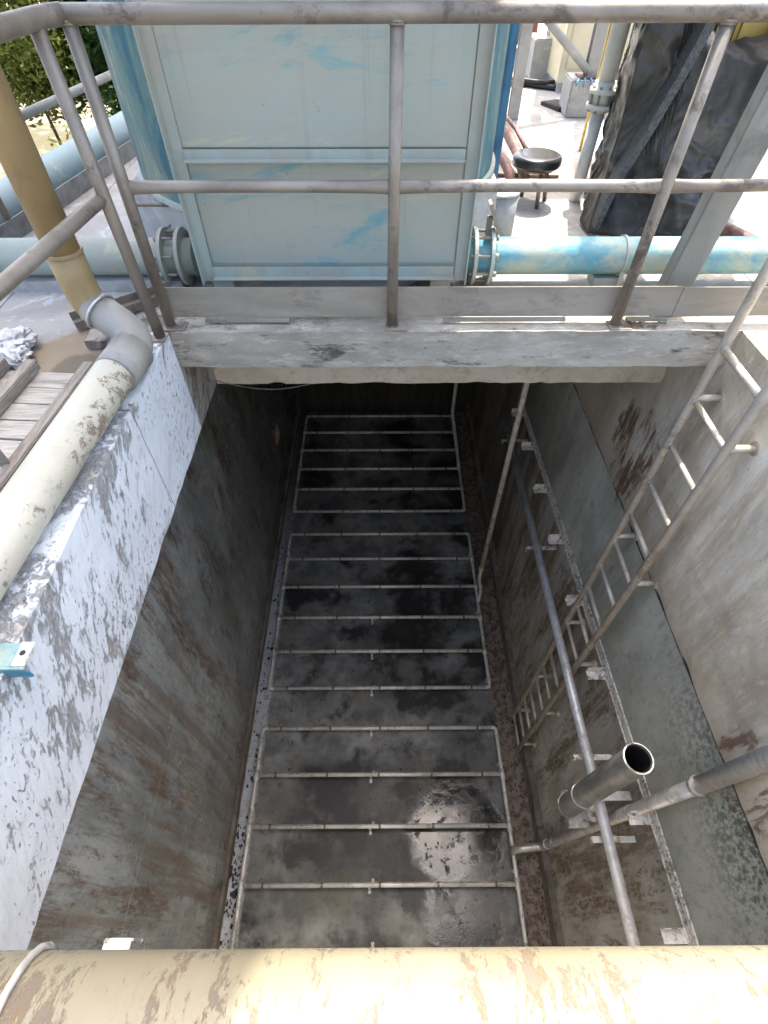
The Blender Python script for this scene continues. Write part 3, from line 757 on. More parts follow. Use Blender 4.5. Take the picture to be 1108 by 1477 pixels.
for k in range(17):
    a = R(-35 + 250*k/16); pts.append(cpt + (uu*math.cos(a) + ww*math.sin(a))*.081)
m.tube([pts[0]+V((.05, .03, -.02))] + pts + [pts[-1]+V((0, -.0, -.10))], .006, 8).build('hook_clamp', 'steel', t)

# steel angle lying behind the elbow
m = MB(); m.box((-1.52, 2.395, .012), (-1.02, 2.43, .05), rotz(R(38)), (-1.3, 2.42, 0)); m.box((-1.52, 2.43, .012), (-1.02, 2.435, .085), rotz(R(38)), (-1.3, 2.42, 0))
tag(m.build('steel_angle', 'rail', None, (-1.25, 2.45, .03)), 'loose dark steel angle behind the grey elbow and rail posts', 'bar')
m = MB(); m.rough_box((-1.36, 2.12, .004), (-1.22, 2.24, .045), .03, .006, 9)
tag(m.build('support_block', 'rail', None, (-1.29, 2.18, 0)), 'dark flat block beneath the grey elbow clamp', 'block')

# ------------------------------------------------------------------ front guard rail
YR = 2.316
t = thing('guard_rail', (0, YR, 0), 'grey tube guard rail with a plate kickboard standing on the beam', 'railing')
MB().tube([(-1.08, YR-.005, 1.105), (4.2, YR, 1.118)], .0275, 20).build('top_rail', 'railh', t)
xs = [-1.025, .05, 1.137, 2.25, 3.35]
for x in xs:
    m = MB().tube([(x, YR-.006, .0), (x+.006, YR, 1.11)], .0245, 18)
    for z_, r_ in ((1.083, .0285), (1.090, .0305), (.004, .031), (.010, .028)): m.tube([(x+.005*z_, YR-.006+.006*z_, z_-.004), (x+.005*z_, YR-.006+.006*z_, z_+.004)], r_, 18)
    m.build('post', 'rail', t)
for a, b_ in zip(xs, xs[1:]):
    L = b_-a
    m = MB()
    pts = [a+.012, a+.03, a+.07, a+.12] + [a+.12+(L-.24)*k/8 for k in range(1, 8)] + [b_-.12, b_-.07, b_-.03, b_-.012]
    N = 16; rings = []
    for x in pts:
        e = min(x-a, b_-x); k = max(0, min(1, (e-.01)/.12)); sq = .60+.40*k; fl = 1.22-.22*k
        z = .604 + .004*math.sin((x-a)/L*math.pi)
        rings.append([m.bm.verts.new((x, YR+math.cos(2*math.pi*q/N)*.0225*sq, z+math.sin(2*math.pi*q/N)*.0225*fl)) for q in range(N)])
    for P, Q in zip(rings, rings[1:]):
        for q in range(N):
            fc = m.bm.faces.new((P[q], P[(q+1)%N], Q[(q+1)%N], Q[q])); fc.smooth = True
    m.bm.faces.new(rings[0]); m.bm.faces.new(rings[-1])
    m.build('mid_rail', 'railh', t)
m = MB(); m.box((-1.02, 2.352, .028), (1.42, 2.358, .176)); m.build('kickboard', 'toe', t, bevel=.001)
m = MB(); m.box((1.424, 2.352, .026), (4.2, 2.358, .172)); m.build('kickboard', 'toe', t, bevel=.001)
for x in xs:
    m = MB(); m.box((x-.03, 2.27, 0), (x+.075, 2.35, .007)); m.box((x+.03, 2.30, .007), (x+.06, 2.352, .012)); m.build('base_plate', 'toe', t, bevel=.001)
for x0, x1 in ((-.86, -.45), (.30, .9), (1.2, 1.4)):
    m = MB(); m.box((x0, 2.33, .012), (x1, 2.351, .026)); m.build('packing_strip', 'toe', t)

# side guard rail
t = thing('guard_rail', (-1.1, 2.2, 0), 'grey tube side rail running towards the viewer at upper left', 'railing')
MB().tube([(-1.052, 2.217, .0), (-1.082, 2.212, 1.10)], .0245, 18).build('post', 'rail', t)
MB().tube([(-1.03, 2.316, 1.105), (-1.075, 2.24, 1.105), (-1.10, 2.0, 1.105), (-1.36, -.8, 1.10)], .029, 20, bend=.05).build('top_rail', 'rail', t)
MB().tube([(-1.078, 2.205, .60), (-1.10, 2.15, .592), (-1.135, 1.95, .58), (-1.40, -.8, .56)], .0255, 18, bend=.06).build('mid_rail', 'rail', t)
m = MB(); m.box((-1.325, 1.275, 0), (-1.285, 1.281, 1.08)); m.box((-1.325, 1.281, 0), (-1.319, 1.315, 1.08)); m.build('angle_post', 'toe', t)
m = MB(); m.box((-1.09, 2.175, 0), (-1.02, 2.25, .008)); m.build('base_plate', 'toe', t)

# ------------------------------------------------------------------ pallet and rag
t = thing('pallet', (-1.4, 1.5, 0), 'weathered slatted wooden pallet beside the cream pipe', 'pallet')
rt = rotz(R(4.5)); pv = (-1.2, 1.88, 0)
Rm = Matrix.Translation(pv) @ Matrix.Rotation(R(-4.5), 4, 'Z') @ Matrix.Translation(-V(pv))
for i in range(10):
    y = 1.86 - i*.105
    m = MB(); m.box((-1.78+random.uniform(-.01, .01), y-.095+random.uniform(-.008, .008), .022), (-1.215+random.uniform(-.01, .004), y+random.uniform(-.005, .005), .040+random.uniform(0, .004)), Matrix.Rotation(R(random.uniform(-1.2, 1.2)), 3, 'Z'))
    m.bm.transform(Rm); m.build('slat', 'wood', t, bevel=.002)
for x in (-1.212, -1.465, -1.60):
    m = MB(); m.box((x-.048, .72, .0445), (x, 1.885, .092)); m.bm.transform(Rm); m.build('beam', 'woody', t, bevel=.004)
for x in (-1.215, -1.45, -1.70):
    m = MB(); m.box((x-.06, .72, .001), (x-.004, 1.86, .0215)); m.bm.transform(Rm); m.build('bottom_board', 'woody', t)

m = MB()
for k in range(6):
    c = V((-1.72+random.uniform(-.10, .07), 2.10+random.uniform(-.07, .07), .022+random.uniform(0, .02)))
    rv = bmesh.ops.create_icosphere(m.bm, subdivisions=5, radius=1)['verts']
    sc_ = V((random.uniform(.06, .09), random.uniform(.05, .075), random.uniform(.03, .045))); an = random.uniform(0, 3.1)
    for v in rv:
        d_ = v.co.copy(); q = d_*1.5 + V((k*7.1, 0, 0)) + mn.noise_vector(d_*1.2+V((k, 0, 3)))*.7
        rg = (1-abs(mn.noise(q))*2.4)*.42 + (1-abs(mn.noise(q*2.3))*2.4)*.22
        d_ *= 1 + rg - .2
        v.co = c + Matrix.Rotation(an, 3, 'Z') @ V((d_.x*sc_.x, d_.y*sc_.y, d_.z*sc_.z))
        v.co.z = max(v.co.z, .003)
tag(m.build('rag', 'rag', None, (-1.7, 2.1, 0), smooth=True), 'crumpled white rag lying on the deck at the left edge', 'rag')

# ------------------------------------------------------------------ blue filter tank with front box
t = thing('filter_tank', (-.45, 3.4, 0), 'patchy pale blue filter tank with a flat bolted front panel and mint frame', 'tank')
cxc, cyc, cr = -.37, 3.66, 1.03
n = 96
m = MB()
for (r_, z0, z1, lab) in ((cr, .335, 6.9, 'shell'),):  # height above the view chosen for the shadow it throws
    a = [m.bm.verts.new((cxc+math.cos(2*math.pi*k/n)*r_, cyc+math.sin(2*math.pi*k/n)*r_, z0)) for k in range(n)]
    b = [m.bm.verts.new((cxc+math.cos(2*math.pi*k/n)*r_, cyc+math.sin(2*math.pi*k/n)*r_, z1)) for k in range(n)]
    for k in range(n):
        fc = m.bm.faces.new((a[k], a[(k+1)%n], b[(k+1)%n], b[k])); fc.smooth = True
    m.bm.faces.new(a[::-1]); top_c = m.bm.verts.new((cxc, cyc, z1+.35))
    for k in range(n): m.bm.faces.new((b[k], b[(k+1)%n], top_c))
m.build('shell', 'cyl', t)
m = MB(); m.box((-2.7, 3.95, 5.0), (-.1, 8.2, 5.06)); m.box((-2.7, 3.95, 4.86), (-2.64, 8.2, 5.0)); m.box((-2.64, 8.14, 4.86), (-.1, 8.2, 5.0)); m.build('shade_platform', 'grey', t)  # added out of view to shade the left deck and rear rail
m = MB(); m.ring((cxc, cyc, .347), (0, 0, 1), cr-.01, cr+.022, .02, 96); m.build('base_flange', 'angle', t)
YB = 2.55
m = MB(); m.box((-.88, YB+.035, .12), (.40, 3.4, 7.2)); m.build('front_box', 'panel', t, bevel=.004)  # unseen upper part raised to throw shade on pit and yellow pipe
m = MB(); m.box((-.835, YB+.020, .67), (.362, YB+.036, 3.05)); m.build('upper_panel', 'panel', t, bevel=.003)
m = MB(); m.box((-.835, YB+.027, .185), (.362, YB+.036, .628)); m.build('lower_panel', 'panel', t, bevel=.003)
# mint angle frame: each member is L shaped
for sx, x in ((-1, -.888), (1, .420)):
    m = MB(); m.box((min(x, x-sx*.055), YB+.012, .105), (max(x, x-sx*.055), YB+.018, 7.2)); m.box((min(x, x-sx*.006), YB-.035, .105), (max(x, x-sx*.006), YB+.012, 7.2))
    m.build('side_angle', 'angle', t, bevel=.001)
for z, h in ((.126, .052), (.628, .040)):
    m = MB(); m.box((-.832, YB+.004, z), (.358, YB+.010, z+h)); m.box((-.832, YB-.030, z), (.358, YB+.004, z+.006)); m.build('cross_angle', 'angle', t, bevel=.001)
for x in (-.80, .30):
    m = MB(); m.box((x-.05, 2.57, 0), (x+.05, 2.615, .12)); m.build('foot', 'angle', t)
m = MB(); m.prism([(cxc+math.cos(R(22.5+45*k))*1.125, cyc+math.sin(R(22.5+45*k))*1.125) for k in range(8)], .0, .333)
vs_ = [v for v in m.bm.verts if v.co.z > .2]
for v in vs_: v.co.x = cxc+(v.co.x-cxc)*.985; v.co.y = cyc+(v.co.y-cyc)*.985
o = m.build('plinth', 'plinth', None, (cxc, cyc, 0), bevel=.012); tag(o, 'eight-sided concrete plinth under the blue filter tank', 'plinth')
m = MB(); m.tube([(-1.30, 2.95, .32), (-.96, 2.95, .32)], .010, 8); m.tube([(-1.06, 2.95, .325), (-1.0, 2.95, .325)], .022, 6); m.tube([(-1.0, 2.95, .31), (-1.30, 2.99, .10)], .005, 6)
m.build('tie_rod', 'rail', t)

# pipes into the box
PY, PZ, PR = 2.74, .148, .088
def flange(parent, x, sx):
    for q in (0, 1):
        m = MB(); m.ring((x+sx*(.0+.085*q), PY, PZ), (1, 0, 0), PR-.01, PR+.048, .018, 40); m.build('flange', 'angle' if sx > 0 else 'gpipe', parent)
    for k in range(8):
        a = R(22.5+45*k); y = PY+math.cos(a)*(PR+.028); z = PZ+math.sin(a)*(PR+.028)
        m = MB(); m.tube([(x-.025, y, z), (x+sx*.085+.025*sx, y, z)], .008, 6); m.tube([(x+sx*.095, y, z), (x+sx*.113, y, z)], .015, 6); m.build('bolt', 'toe', parent)
t = thing('pipe', (2, PY, 0), 'patchy bright blue pipe running right from the blue tank past the black tarpaulin', 'pipe')
MB().tube([(.42+i*.2, PY, PZ) for i in range(24)], PR, 36).build('pipe_body', 'bpipe', t)
flange(t, .475, 1)
MB().ring((1.247, PY, PZ), (1, 0, 0), PR, PR+.008, .012, 36).build('strap', 'angle', t)
m = MB(); m.box((1.13, 2.69, .0), (1.27, 2.80, .052)); m.box((1.24, 2.655, .02), (1.262, 2.66, .10)); m.build('pipe_rest', 'angle', t)
m = MB(); m.box((.545, PY-.045, PZ+.135), (.560, PY+.02, PZ+.265), Matrix.Rotation(R(-24), 3, 'Y')); m.box((.525, PY-.012, PZ+.105), (.55, PY+.012, PZ+.19)); m.build('valve_lever', 'toe', t)
t = thing('pipe', (-2, PY, 0), 'dull pale green pipe running left from the blue tank behind the ochre riser', 'pipe')
MB().tube([(-.96-i*.2, PY, PZ) for i in range(6)], PR, 36).build('pipe_body', 'gpipe', t)
flange(t, -1.02, -1)
MB().tube([(-1.94, PY, PZ), (-2.42, PY, PZ), (-2.42, PY, -1.6)], PR, 30, bend=.14).build('elbow', 'gpipe', t)
# kerb under the pale pipe
m = MB(); m.rough_box((-2.2, 2.66, -.004), (-1.05, 2.86, .058), .06, .004, 6)
tag(m.build('kerb', 'plinth', None, (-1.6, 2.76, 0)), 'low concrete kerb carrying the pale green pipe', 'kerb')

# blue pole at the right of the tank
m = MB(); m.tube([(.735, 3.86, .0), (.735, 3.86, 5.5)], .032, 16)
tag(m.build('blue_pipe', 'bluepole', None, (.735, 3.86, 0)), 'slim bright blue upright pipe against the right side of the tank', 'pipe')
# white rounded pedestal at the right of the tank
m = MB(); m.tube([(.70, 3.36, 0), (.70, 3.36, .24)], .105, 36); m.tube([(.70, 3.36, .24), (.70, 3.36, .253)], .112, 36)
tag(m.build('pedestal', 'plinth', None, (.70, 3.36, 0), bevel=.004), 'round pale pedestal beside the flange of the bright blue pipe', 'pedestal')

# leaning channel column
t = thing('steel_channel', (1.47, 2.47, 0), 'grey-green steel channel column leaning right in front of the tarpaulin', 'column')
m = MB(); m.box((1.375, 2.45, .006), (1.505, 2.458, 2.3)); m.box((1.375, 2.458, .006), (1.383, 2.53, 2.3)); m.box((1.497, 2.458, .006), (1.505, 2.53, 2.3)); m.box((1.383, 2.522, .006), (1.402, 2.53, 2.3)); m.box((1.478, 2.522, .006), (1.497, 2.53, 2.3))
sh = Matrix.Identity(4); sh[0][2] = .105; sh[1][2] = .03
m.bm.transform(sh); m.build('channel', 'chan', t, bevel=.002)
m = MB(); m.box((1.34, 2.40, 0), (1.60, 2.56, .0055)); m.build('foot_plate', 'toe', t)

# ------------------------------------------------------------------ tarpaulin-covered machine
def tarp():
    t = thing('covered_machine', (1.75, 3.9, 0), 'ochre yellow machine wrapped in a wrinkled black tarpaulin', 'machine')
    m = MB(); m.box((1.86, 3.64, .12), (2.16, 4.75, 2.3)); m.build('yellow_housing', 'ymach', t, bevel=.02)
    m = MB(); m.box((1.84, 3.66, .004), (2.12, 4.7, .12)); m.build('machine_base', 'toe', t)
    # closed drape: walk round the plan outline, each column runs from the hem to the (varying) top
    m = MB(); out = [(1.80, 4.8), (1.62, 4.35), (1.45, 3.95), (1.32, 3.60), (1.31, 3.42), (1.45, 3.37), (1.62, 3.385), (1.78, 3.37), (1.93, 3.40), (2.02, 3.46), (2.09, 3.62), (2.20, 4.0), (2.28, 4.7)]
    # resample
    pts = []; 
    for a, b in zip(out, out[1:]):
        L = math.hypot(b[0]-a[0], b[1]-a[1]); k = max(2, int(L/.014))
        for i in range(k): pts.append((a[0]+(b[0]-a[0])*i/k, a[1]+(b[1]-a[1])*i/k))
    pts.append(out[-1])
    H = 110; cols = []
    c = V((1.75, 4.2))
    for i, (x, y) in enumerate(pts):
        side = max(0, min(1, (1.56-x)/.10)) if y < 3.8 else 1
        if x > 1.9 and i > len(pts)*.5: side = 0
        zt_ = .84 + .04*math.sin(x*9) + 1.25*side + (.10*max(0, min(1, (x-1.9)/.3)))
        nd = V((x-c.x, y-c.y)).normalized(); col = []
        for j in range(H+1):
            z = .012 + (zt_-.012)*j/H
            p = V((x, y, z))
            wq = mn.noise_vector(V((x*2.1, y*2.1, z*2.1)))*.22
            q = p + wq
            f1 = mn.noise(V((q.x*3.0, q.y*3.0, q.z*2.0)))*.06
            r1 = 1-abs(mn.noise(V((q.x*5.5+q.z*2.2, q.y*5.5, q.z*1.7-q.x*2))))*2.6
            f2 = max(0, r1)**2*.040
            r2 = 1-abs(mn.noise(V((q.x*9-q.z*4, q.y*9, q.z*5+q.x*4))))*2.4
            f3 = max(0, r2)**2.5*.021
            r3 = 1-abs(mn.noise(V((q.x*19, q.y*19, q.z*15))))*2.2
            f4 = max(0, r3)**2*(.003 + .006*max(0, 1-z/.6))
            top_ = max(0, 1-max(0, z/zt_-.75)*3)
            dd = (f1+f2+f3)*(top_ if not side else 1)+f4 + .05*math.exp(-z/.09) - .10*max(0, z-.5)*(1-side)
            if x > 1.9 and y > 3.38: dd += .22*z*min(1, (x-1.9)/.12)
            # gathered in at the rope height
            dd -= .035*math.exp(-((z-.28)/.10)**2)
            col.append(m.bm.verts.new((x+nd.x*dd, y+nd.y*dd, z+f3*.6)))
        # fold the top inwards over the housing
        zt2 = col[-1].co.copy()
        for q in (1, 2, 3, 4):
            col.append(m.bm.verts.new((zt2.x-nd.x*.06*q, zt2.y-nd.y*.06*q, zt2.z+.012*q+mn.noise(V((x*9, y*9, q)))*.012)))
        cols.append(col)
    for A, B in zip(cols, cols[1:]):
        for j in range(len(A)-1):
            fc = m.bm.faces.new((A[j], B[j], B[j+1], A[j+1])); fc.smooth = True
    o = m.build('tarpaulin', 'tarp', t)
    md = o.modifiers.new('thick', 'SOLIDIFY'); md.thickness = .004
    # webbing band
    m = MB(); w_ = .024
    path = [(1.545, 3.25, 1.10), (1.52, 3.25, .93), (1.46, 3.25, .72), (1.40, 3.26, .52), (1.345, 3.28, .34), (1.315, 3.29, .18), (1.30, 3.30, .06)]
    P = [V(p) for p in path]; fine = []
    for i in range(len(P)-1):
        p0_, p1_, p2_, p3_ = P[max(0, i-1)], P[i], P[i+1], P[min(len(P)-1, i+2)]
        for k in range(8):
            u = k/8; fine.append(.5*((2*p1_)+(p2_-p0_)*u+(2*p0_-5*p1_+4*p2_-p3_)*u*u+(3*p1_-p0_-3*p2_+p3_)*u**3))
    fine.append(P[-1]); prev = None
    for i, p in enumerate(fine):
        dv = (fine[min(i+1, len(fine)-1)]-fine[max(i-1, 0)]).normalized(); sd = dv.cross(V((0, 1, 0))).normalized()
        wob = mn.noise(p*7)*.006; ww_ = w_*(1-.35*i/len(fine))
        rv = [m.bm.verts.new(p+sd*(ww_+wob)), m.bm.verts.new(p+sd*(ww_+wob)+V((0, .10, 0))), m.bm.verts.new(p-sd*(ww_-wob)+V((0, .10, 0))), m.bm.verts.new(p-sd*(ww_-wob))]
        if prev:
            for k in range(4): m.bm.faces.new((prev[k], prev[(k+1)%4], rv[(k+1)%4], rv[k]))
        prev = rv
    m.build('webbing_band', 'web', t)
tarp()

# ------------------------------------------------------------------ stool
sx_, sy_ = 1.015, 3.90
t = thing('stool', (sx_, sy_, 0), 'low round stool with a black padded seat and brown legs', 'stool')
seat = MB(); prof = [(0, .285), (.09, .286), (.135, .283), (.153, .274), (.158, .260), (.157, .232), (.149, .220), (0, .218)]
n = 40; prev = None
for r_, z in prof:
    ringv = [seat.bm.verts.new((sx_+math.cos(2*math.pi*k/n)*max(r_, .001), sy_+math.sin(2*math.pi*k/n)*max(r_, .001), z)) for k in range(n)]
    if prev:
        for k in range(n):
            fc = seat.bm.faces.new((prev[k], prev[(k+1)%n], ringv[(k+1)%n], ringv[k])); fc.smooth = True
    prev = ringv
seat.bm.faces.new(prev); seat.build('seat', 'blackseat', t)
MB().ring((sx_, sy_, .211), (0, 0, 1),   .075, .125, .016, 32).build('seat_ring', 'legs', t)
for k in range(4):
    a = R(-75+90*k); MB().tube([(sx_+math.cos(a)*.085, sy_+math.sin(a)*.085, .215), (sx_+math.cos(a)*.118, sy_+math.sin(a)*.118, .0)], .014, 10).build('leg', 'legs', t)
MB().ring((sx_, sy_, .10), (0, 0, 1),   .094, .106, .011, 32).build('foot_ring', 'legs', t)

# ------------------------------------------------------------------ white pipe with flange, coil
t = thing('vent_pipe', (1.32, 3.92, 0), 'upright off-white plastic pipe with a bolted flange left of the tarpaulin', 'pipe')
MB().tube([(1.335, 3.93, 0), (1.345, 3.93, .52)], .040, 24).build('lower_pipe', 'white', t)
MB().tube([(1.345, 3.93, .63), (1.36, 3.93, 3.2)], .051, 24).build('upper_pipe', 'white', t)
for z in (.525, .60): MB().tube([(1.345, 3.93, z-.012), (1.345, 3.93, z+.012)], .083, 28).build('flange', 'white', t)
MB().tube([(1.345, 3.93, .50), (1.345, 3.93, .645)], .062, 24).build('collar', 'white', t)
for k in range(8):
    a = R(45*k+10); MB().tube([(1.345+math.cos(a)*.070, 3.93+math.sin(a)*.074, .50), (1.345+math.cos(a)*.070, 3.93+math.sin(a)*.074, .625)], .008, 6).build('bolt', 'toe', t)
m = MB()
for k in range(4):
    pts = [(1.425+.012*k+.055*math.cos(a)*(1+.1*k), 3.84+.01*k, .45+.085*math.sin(a)) for a in [i*2*math.pi/24 for i in range(25)]]
    m.tube(pts, .0045, 6)
tag(m.build('cable_coil', 'black', None, (1.43, 3.85, .45)), 'small coil of black cable hanging by the off-white flanged pipe', 'cable')

# ------------------------------------------------------------------ steel gantry and footings
t = thing('gantry', (1.6, 6, 0), 'grey steel frame with a slanting brace behind the stool', 'frame')
def hpost(x, y, z0, z1, w_=.09):
    m = MB(); m.box((x-w_/2, y-w_/2, z0), (x+w_/2, y-w_/2+.010, z1)); m.box((x-w_/2, y+w_/2-.010, z0), (x+w_/2, y+w_/2, z1)); m.box((x-.006, y-w_/2+.010, z0), (x+.006, y+w_/2-.010, z1)); return m
hpost(1.245, 5.97, 0, 4.2).build('post', 'grey', t)
hpost(1.925, 6.12, .287, 4.2, .10).build('post', 'grey', t)
m = MB(); m.tube([(1.25, 5.98, .80), (1.90, 6.10, .32)], .045, 4); m.build('brace', 'grey', t)
m = MB(); m.box((1.0, 5.90, 4.2), (2.3, 6.15, 4.32)); m.build('top_beam', 'grey', t)
m = MB(); m.box((1.82, 6.03, .276), (2.03, 6.22, .287)); m.build('foot_plate', 'rust', t)
m = MB(); m.prism([(1.74, 5.98), (2.13, 5.96), (2.15, 6.32), (1.76, 6.36)], 0, .275)
tag(m.build('footing', 'plinth', None, (1.97, 6.14, 0), bevel=.012), 'square concrete footing under the braced grey post', 'footing')
m = MB(); m.prism([(1.68, 7.48), (2.05, 7.46), (2.07, 7.86), (1.70, 7.88)], 0, .36)
tag(m.build('footing', 'plinth', None, (1.87, 7.67, 0), bevel=.012), 'farther square concrete footing streaked with rust near the maroon pump', 'footing')
m = hpost(1.90, 7.70, .36, 4.2, .10)
tag(m.build('steel_post', 'grey', None, (1.9, 7.7, .36)), 'grey steel post on the farther concrete footing', 'post')
m = MB()
for k in range(5):
    a = k*1.3; m.tube([(1.81+.05*k, 6.02+.005*k, .285), (1.79+.06*k, 5.975-.004*k, .284), (1.77+.07*k, 5.945, .25-.015*k)], .008, 6, bend=.03)
tag(m.build('blue_rope', 'bluepole', None, (1.9, 6, .33)), 'scrap of blue rope on the braced post footing', 'rope')
m = MB(); m.box((1.66, 6.22, .0), (1.86, 6.52, .030), rotz(R(24)))
m.box((1.675, 6.235, .030), (1.845, 6.505, .034), rotz(R(24)), (1.76, 6.37, .015))
tag(m.build('rubber_mat', 'black', None, (1.76, 6.37, 0), bevel=.003), 'small flat dark mat lying on the bright deck', 'mat')

m = MB()
pts = [(1.25+.12*i, 7.15+.12*math.sin(i*.8), .025) for i in range(7)]
m.tube(pts, .028, 8)
pts = [(1.30+.12*i, 7.20+.10*math.sin(i*.9+1), .06) for i in range(7)] + [(2.1, 7.3, .12), (2.16, 7.5, .25)]
m.tube(pts, .022, 8)
tag(m.build('black_hose', 'black', None, (1.7, 7.2, 0), smooth=True), 'black hoses lying before the farther footing', 'hose')

# maroon pump
t = thing('pump', (1.62, 8.35, 0), 'maroon pump frame in the far background behind the grey posts', 'pump')
m = MB(); m.tube([(1.40, 8.3, .32), (1.84, 8.3, .32)], .12, 24); m.build('motor', 'maroon', t)
m = MB(); m.box((1.55, 8.15, .40), (1.62, 8.22, 1.1)); m.box((1.44, 8.14, .36), (1.66, 8.23, .42)); m.build('upright', 'maroon', t, bevel=.006)
m = MB(); m.box((1.36, 8.15, 0), (1.90, 8.45, .16)); m.build('pump_base', 'plinth', t)
m = MB(); m.tube([(1.76, 8.4, .4), (1.76, 8.4, .85), (2.3, 8.4, .85)], .05, 16, bend=.1); m.build('outlet_pipe', 'white', t)

# cream cabinet
t = thing('cabinet', (2.25, 6.9, 0), 'tall cream sheet-metal cabinet behind the braced post', 'cabinet')
m = MB(); m.box((1.86, 6.95, .08), (2.85, 7.75, 2.2)); m.build('body', 'cab', t, bevel=.01)
m = MB(); m.box((1.92, 6.935, .2), (2.30, 6.95, 2.1)); m.box((2.34, 6.935, .2), (2.8, 6.95, 2.1)); m.build('door', 'cab', t, bevel=.003)
m = MB(); m.box((1.88, 6.97, 0), (2.83, 7.73, .08)); m.build('plinth', 'plinth', t)
m = MB(); m.box((2.31, 6.92, 1.0), (2.33, 6.95, 1.15)); m.build('handle', 'black', t)
# yellow cage ladder pole
t = thing('yellow_stand', (1.69, 5, 0), 'thin yellow tube stand beside the off-white pipe', 'stand')
for x in (1.64, 1.73): MB().tube([(x, 5.0, 0), (x, 5.0, 2.4)], .011, 10).build('upright', 'ypole', t)
for k in range(7): MB().tube([(1.64, 5.0, .3+.28*k), (1.73, 5.0, .3+.28*k)], .008, 8).build('crossbar', 'ypole', t)

# rusty pipes near the stool
m = MB(); m.tube([(.86, 5.4, .22), (.985, 4.85, .17), (1.02, 4.45, .12), (1.03, 4.2, .05)], .038, 14, bend=.1)
tag(m.build('rusty_pipe', 'rust', None, (1, 4.7, .1)), 'thick rusty brown pipe sloping down behind the stool', 'pipe')
m = MB(); m.tube([(.93, 5.45, .25), (1.05, 4.85, .19), (1.09, 4.5, .13)], .016, 12)
tag(m.build('rusty_pipe', 'rust', None, (1.05, 4.9, .15)), 'thin rusty rod lying beside the thick brown pipe behind the stool', 'pipe')
m = MB(); m.tube([(.82, 4.45, .16), (.87, 4.25, .15), (.90, 4.05, .10), (.90, 4.0, .0)], .032, 14, bend=.08)
tag(m.build('rusty_pipe', 'rust', None, (.87, 4.2, .1)), 'short rusty brown elbow pipe by the blue upright pipe', 'pipe')
m = MB(); m.tube([(.80, 4.40, .014), (1.32, 4.36, .014)], .012, 10)
tag(m.build('conduit', 'rust', None, (1.05, 4.38, 0)), 'thin pinkish conduit across the deck behind the stool', 'conduit')
m = MB(); m.tube([(1.95, 3.62, .06), (2.06, 3.28, .06), (2.22, 2.96, .05)], .045, 16)
tag(m.build('rusty_pipe', 'rust', None, (2.1, 3.2, .05)), 'rusty brown pipe lying on the deck right of the tarpaulin', 'pipe')

# dry leaves by the channel foot
m = MB()
for k in range(70):
    x = random.gauss(1.225, .05); y = random.uniform(2.285, 2.345)
    p = V((x, y, .006+random.random()*.012)); a = random.uniform(0, 6.28); s_ = random.uniform(.006, .014)
    d1 = V((math.cos(a), math.sin(a), random.uniform(-.3, .3)))*s_; d2 = V((-math.sin(a), math.cos(a), random.uniform(-.3, .3)))*s_*.6
    m.bm.faces.new([m.bm.verts.new(q) for q in (p-d1, p+d2, p+d1, p-d2)])
tag(m.build('dead_leaves', 'dry', None, (1.225, 2.32, 0)), 'scatter of dry brown leaves on the beam below the kickboard', 'leaves', None, 'stuff')

# ------------------------------------------------------------------ left rear: rail, plate, big pipe
t = thing('guard_rail', (-2.2, 4.5, 0), 'low grey rail with a kick plate along the left deck edge', 'railing')
def edge(y, off=0.0): return -2.2 + .15*(y-3.45) + off
m = MB(); m.prism([(edge(2.7), 2.7), (edge(2.7)+.008, 2.7), (edge(5.0)+.008, 5.0), (-1.932, 7.4), (-1.94, 7.4), (edge(5.0), 5.0)], .0, .112); m.build('kickboard', 'tread', t)
for z, nm in ((.50, 'mid_rail'), (1.05, 'top_rail')):
    MB().tube([(edge(2.5, -.02), 2.5, z), (edge(5.0, -.02), 5.0, z), (-1.96, 7.4, z)], .026, 16, bend=.1).build(nm, 'chan', t)
for y in (3.33, 5.0, 7.1): MB().tube([(min(-1.96, edge(y, -.015)), y, 0), (min(-1.96, edge(y, -.015)), y, 1.05)], .022, 14).build('post', 'rail', t)
t = thing('pipe', (-2.5, 4.7, 0), 'fat pale blue-grey pipe outside the left deck edge', 'pipe')
MB().tube([(edge(2.95+i*.2, -.31), 2.95+i*.2, .05) for i in range(17)], .118, 30).build('pipe_body', 'bgpipe', t)
x_ = edge(6.15, -.31); MB().tube([(x_, 6.15, .05), (x_+.06, 6.5, .05), (x_+.06, 6.54, -1.8)], .126, 30, bend=.16).build('elbow', 'bgpipe', t)
x_ = edge(2.95, -.31); MB().tube([(x_, 3.0, .05), (x_-.05, 2.6, .05), (x_-.05, 2.55, -1.6)], .118, 30, bend=.16).build('elbow', 'bgpipe', t)

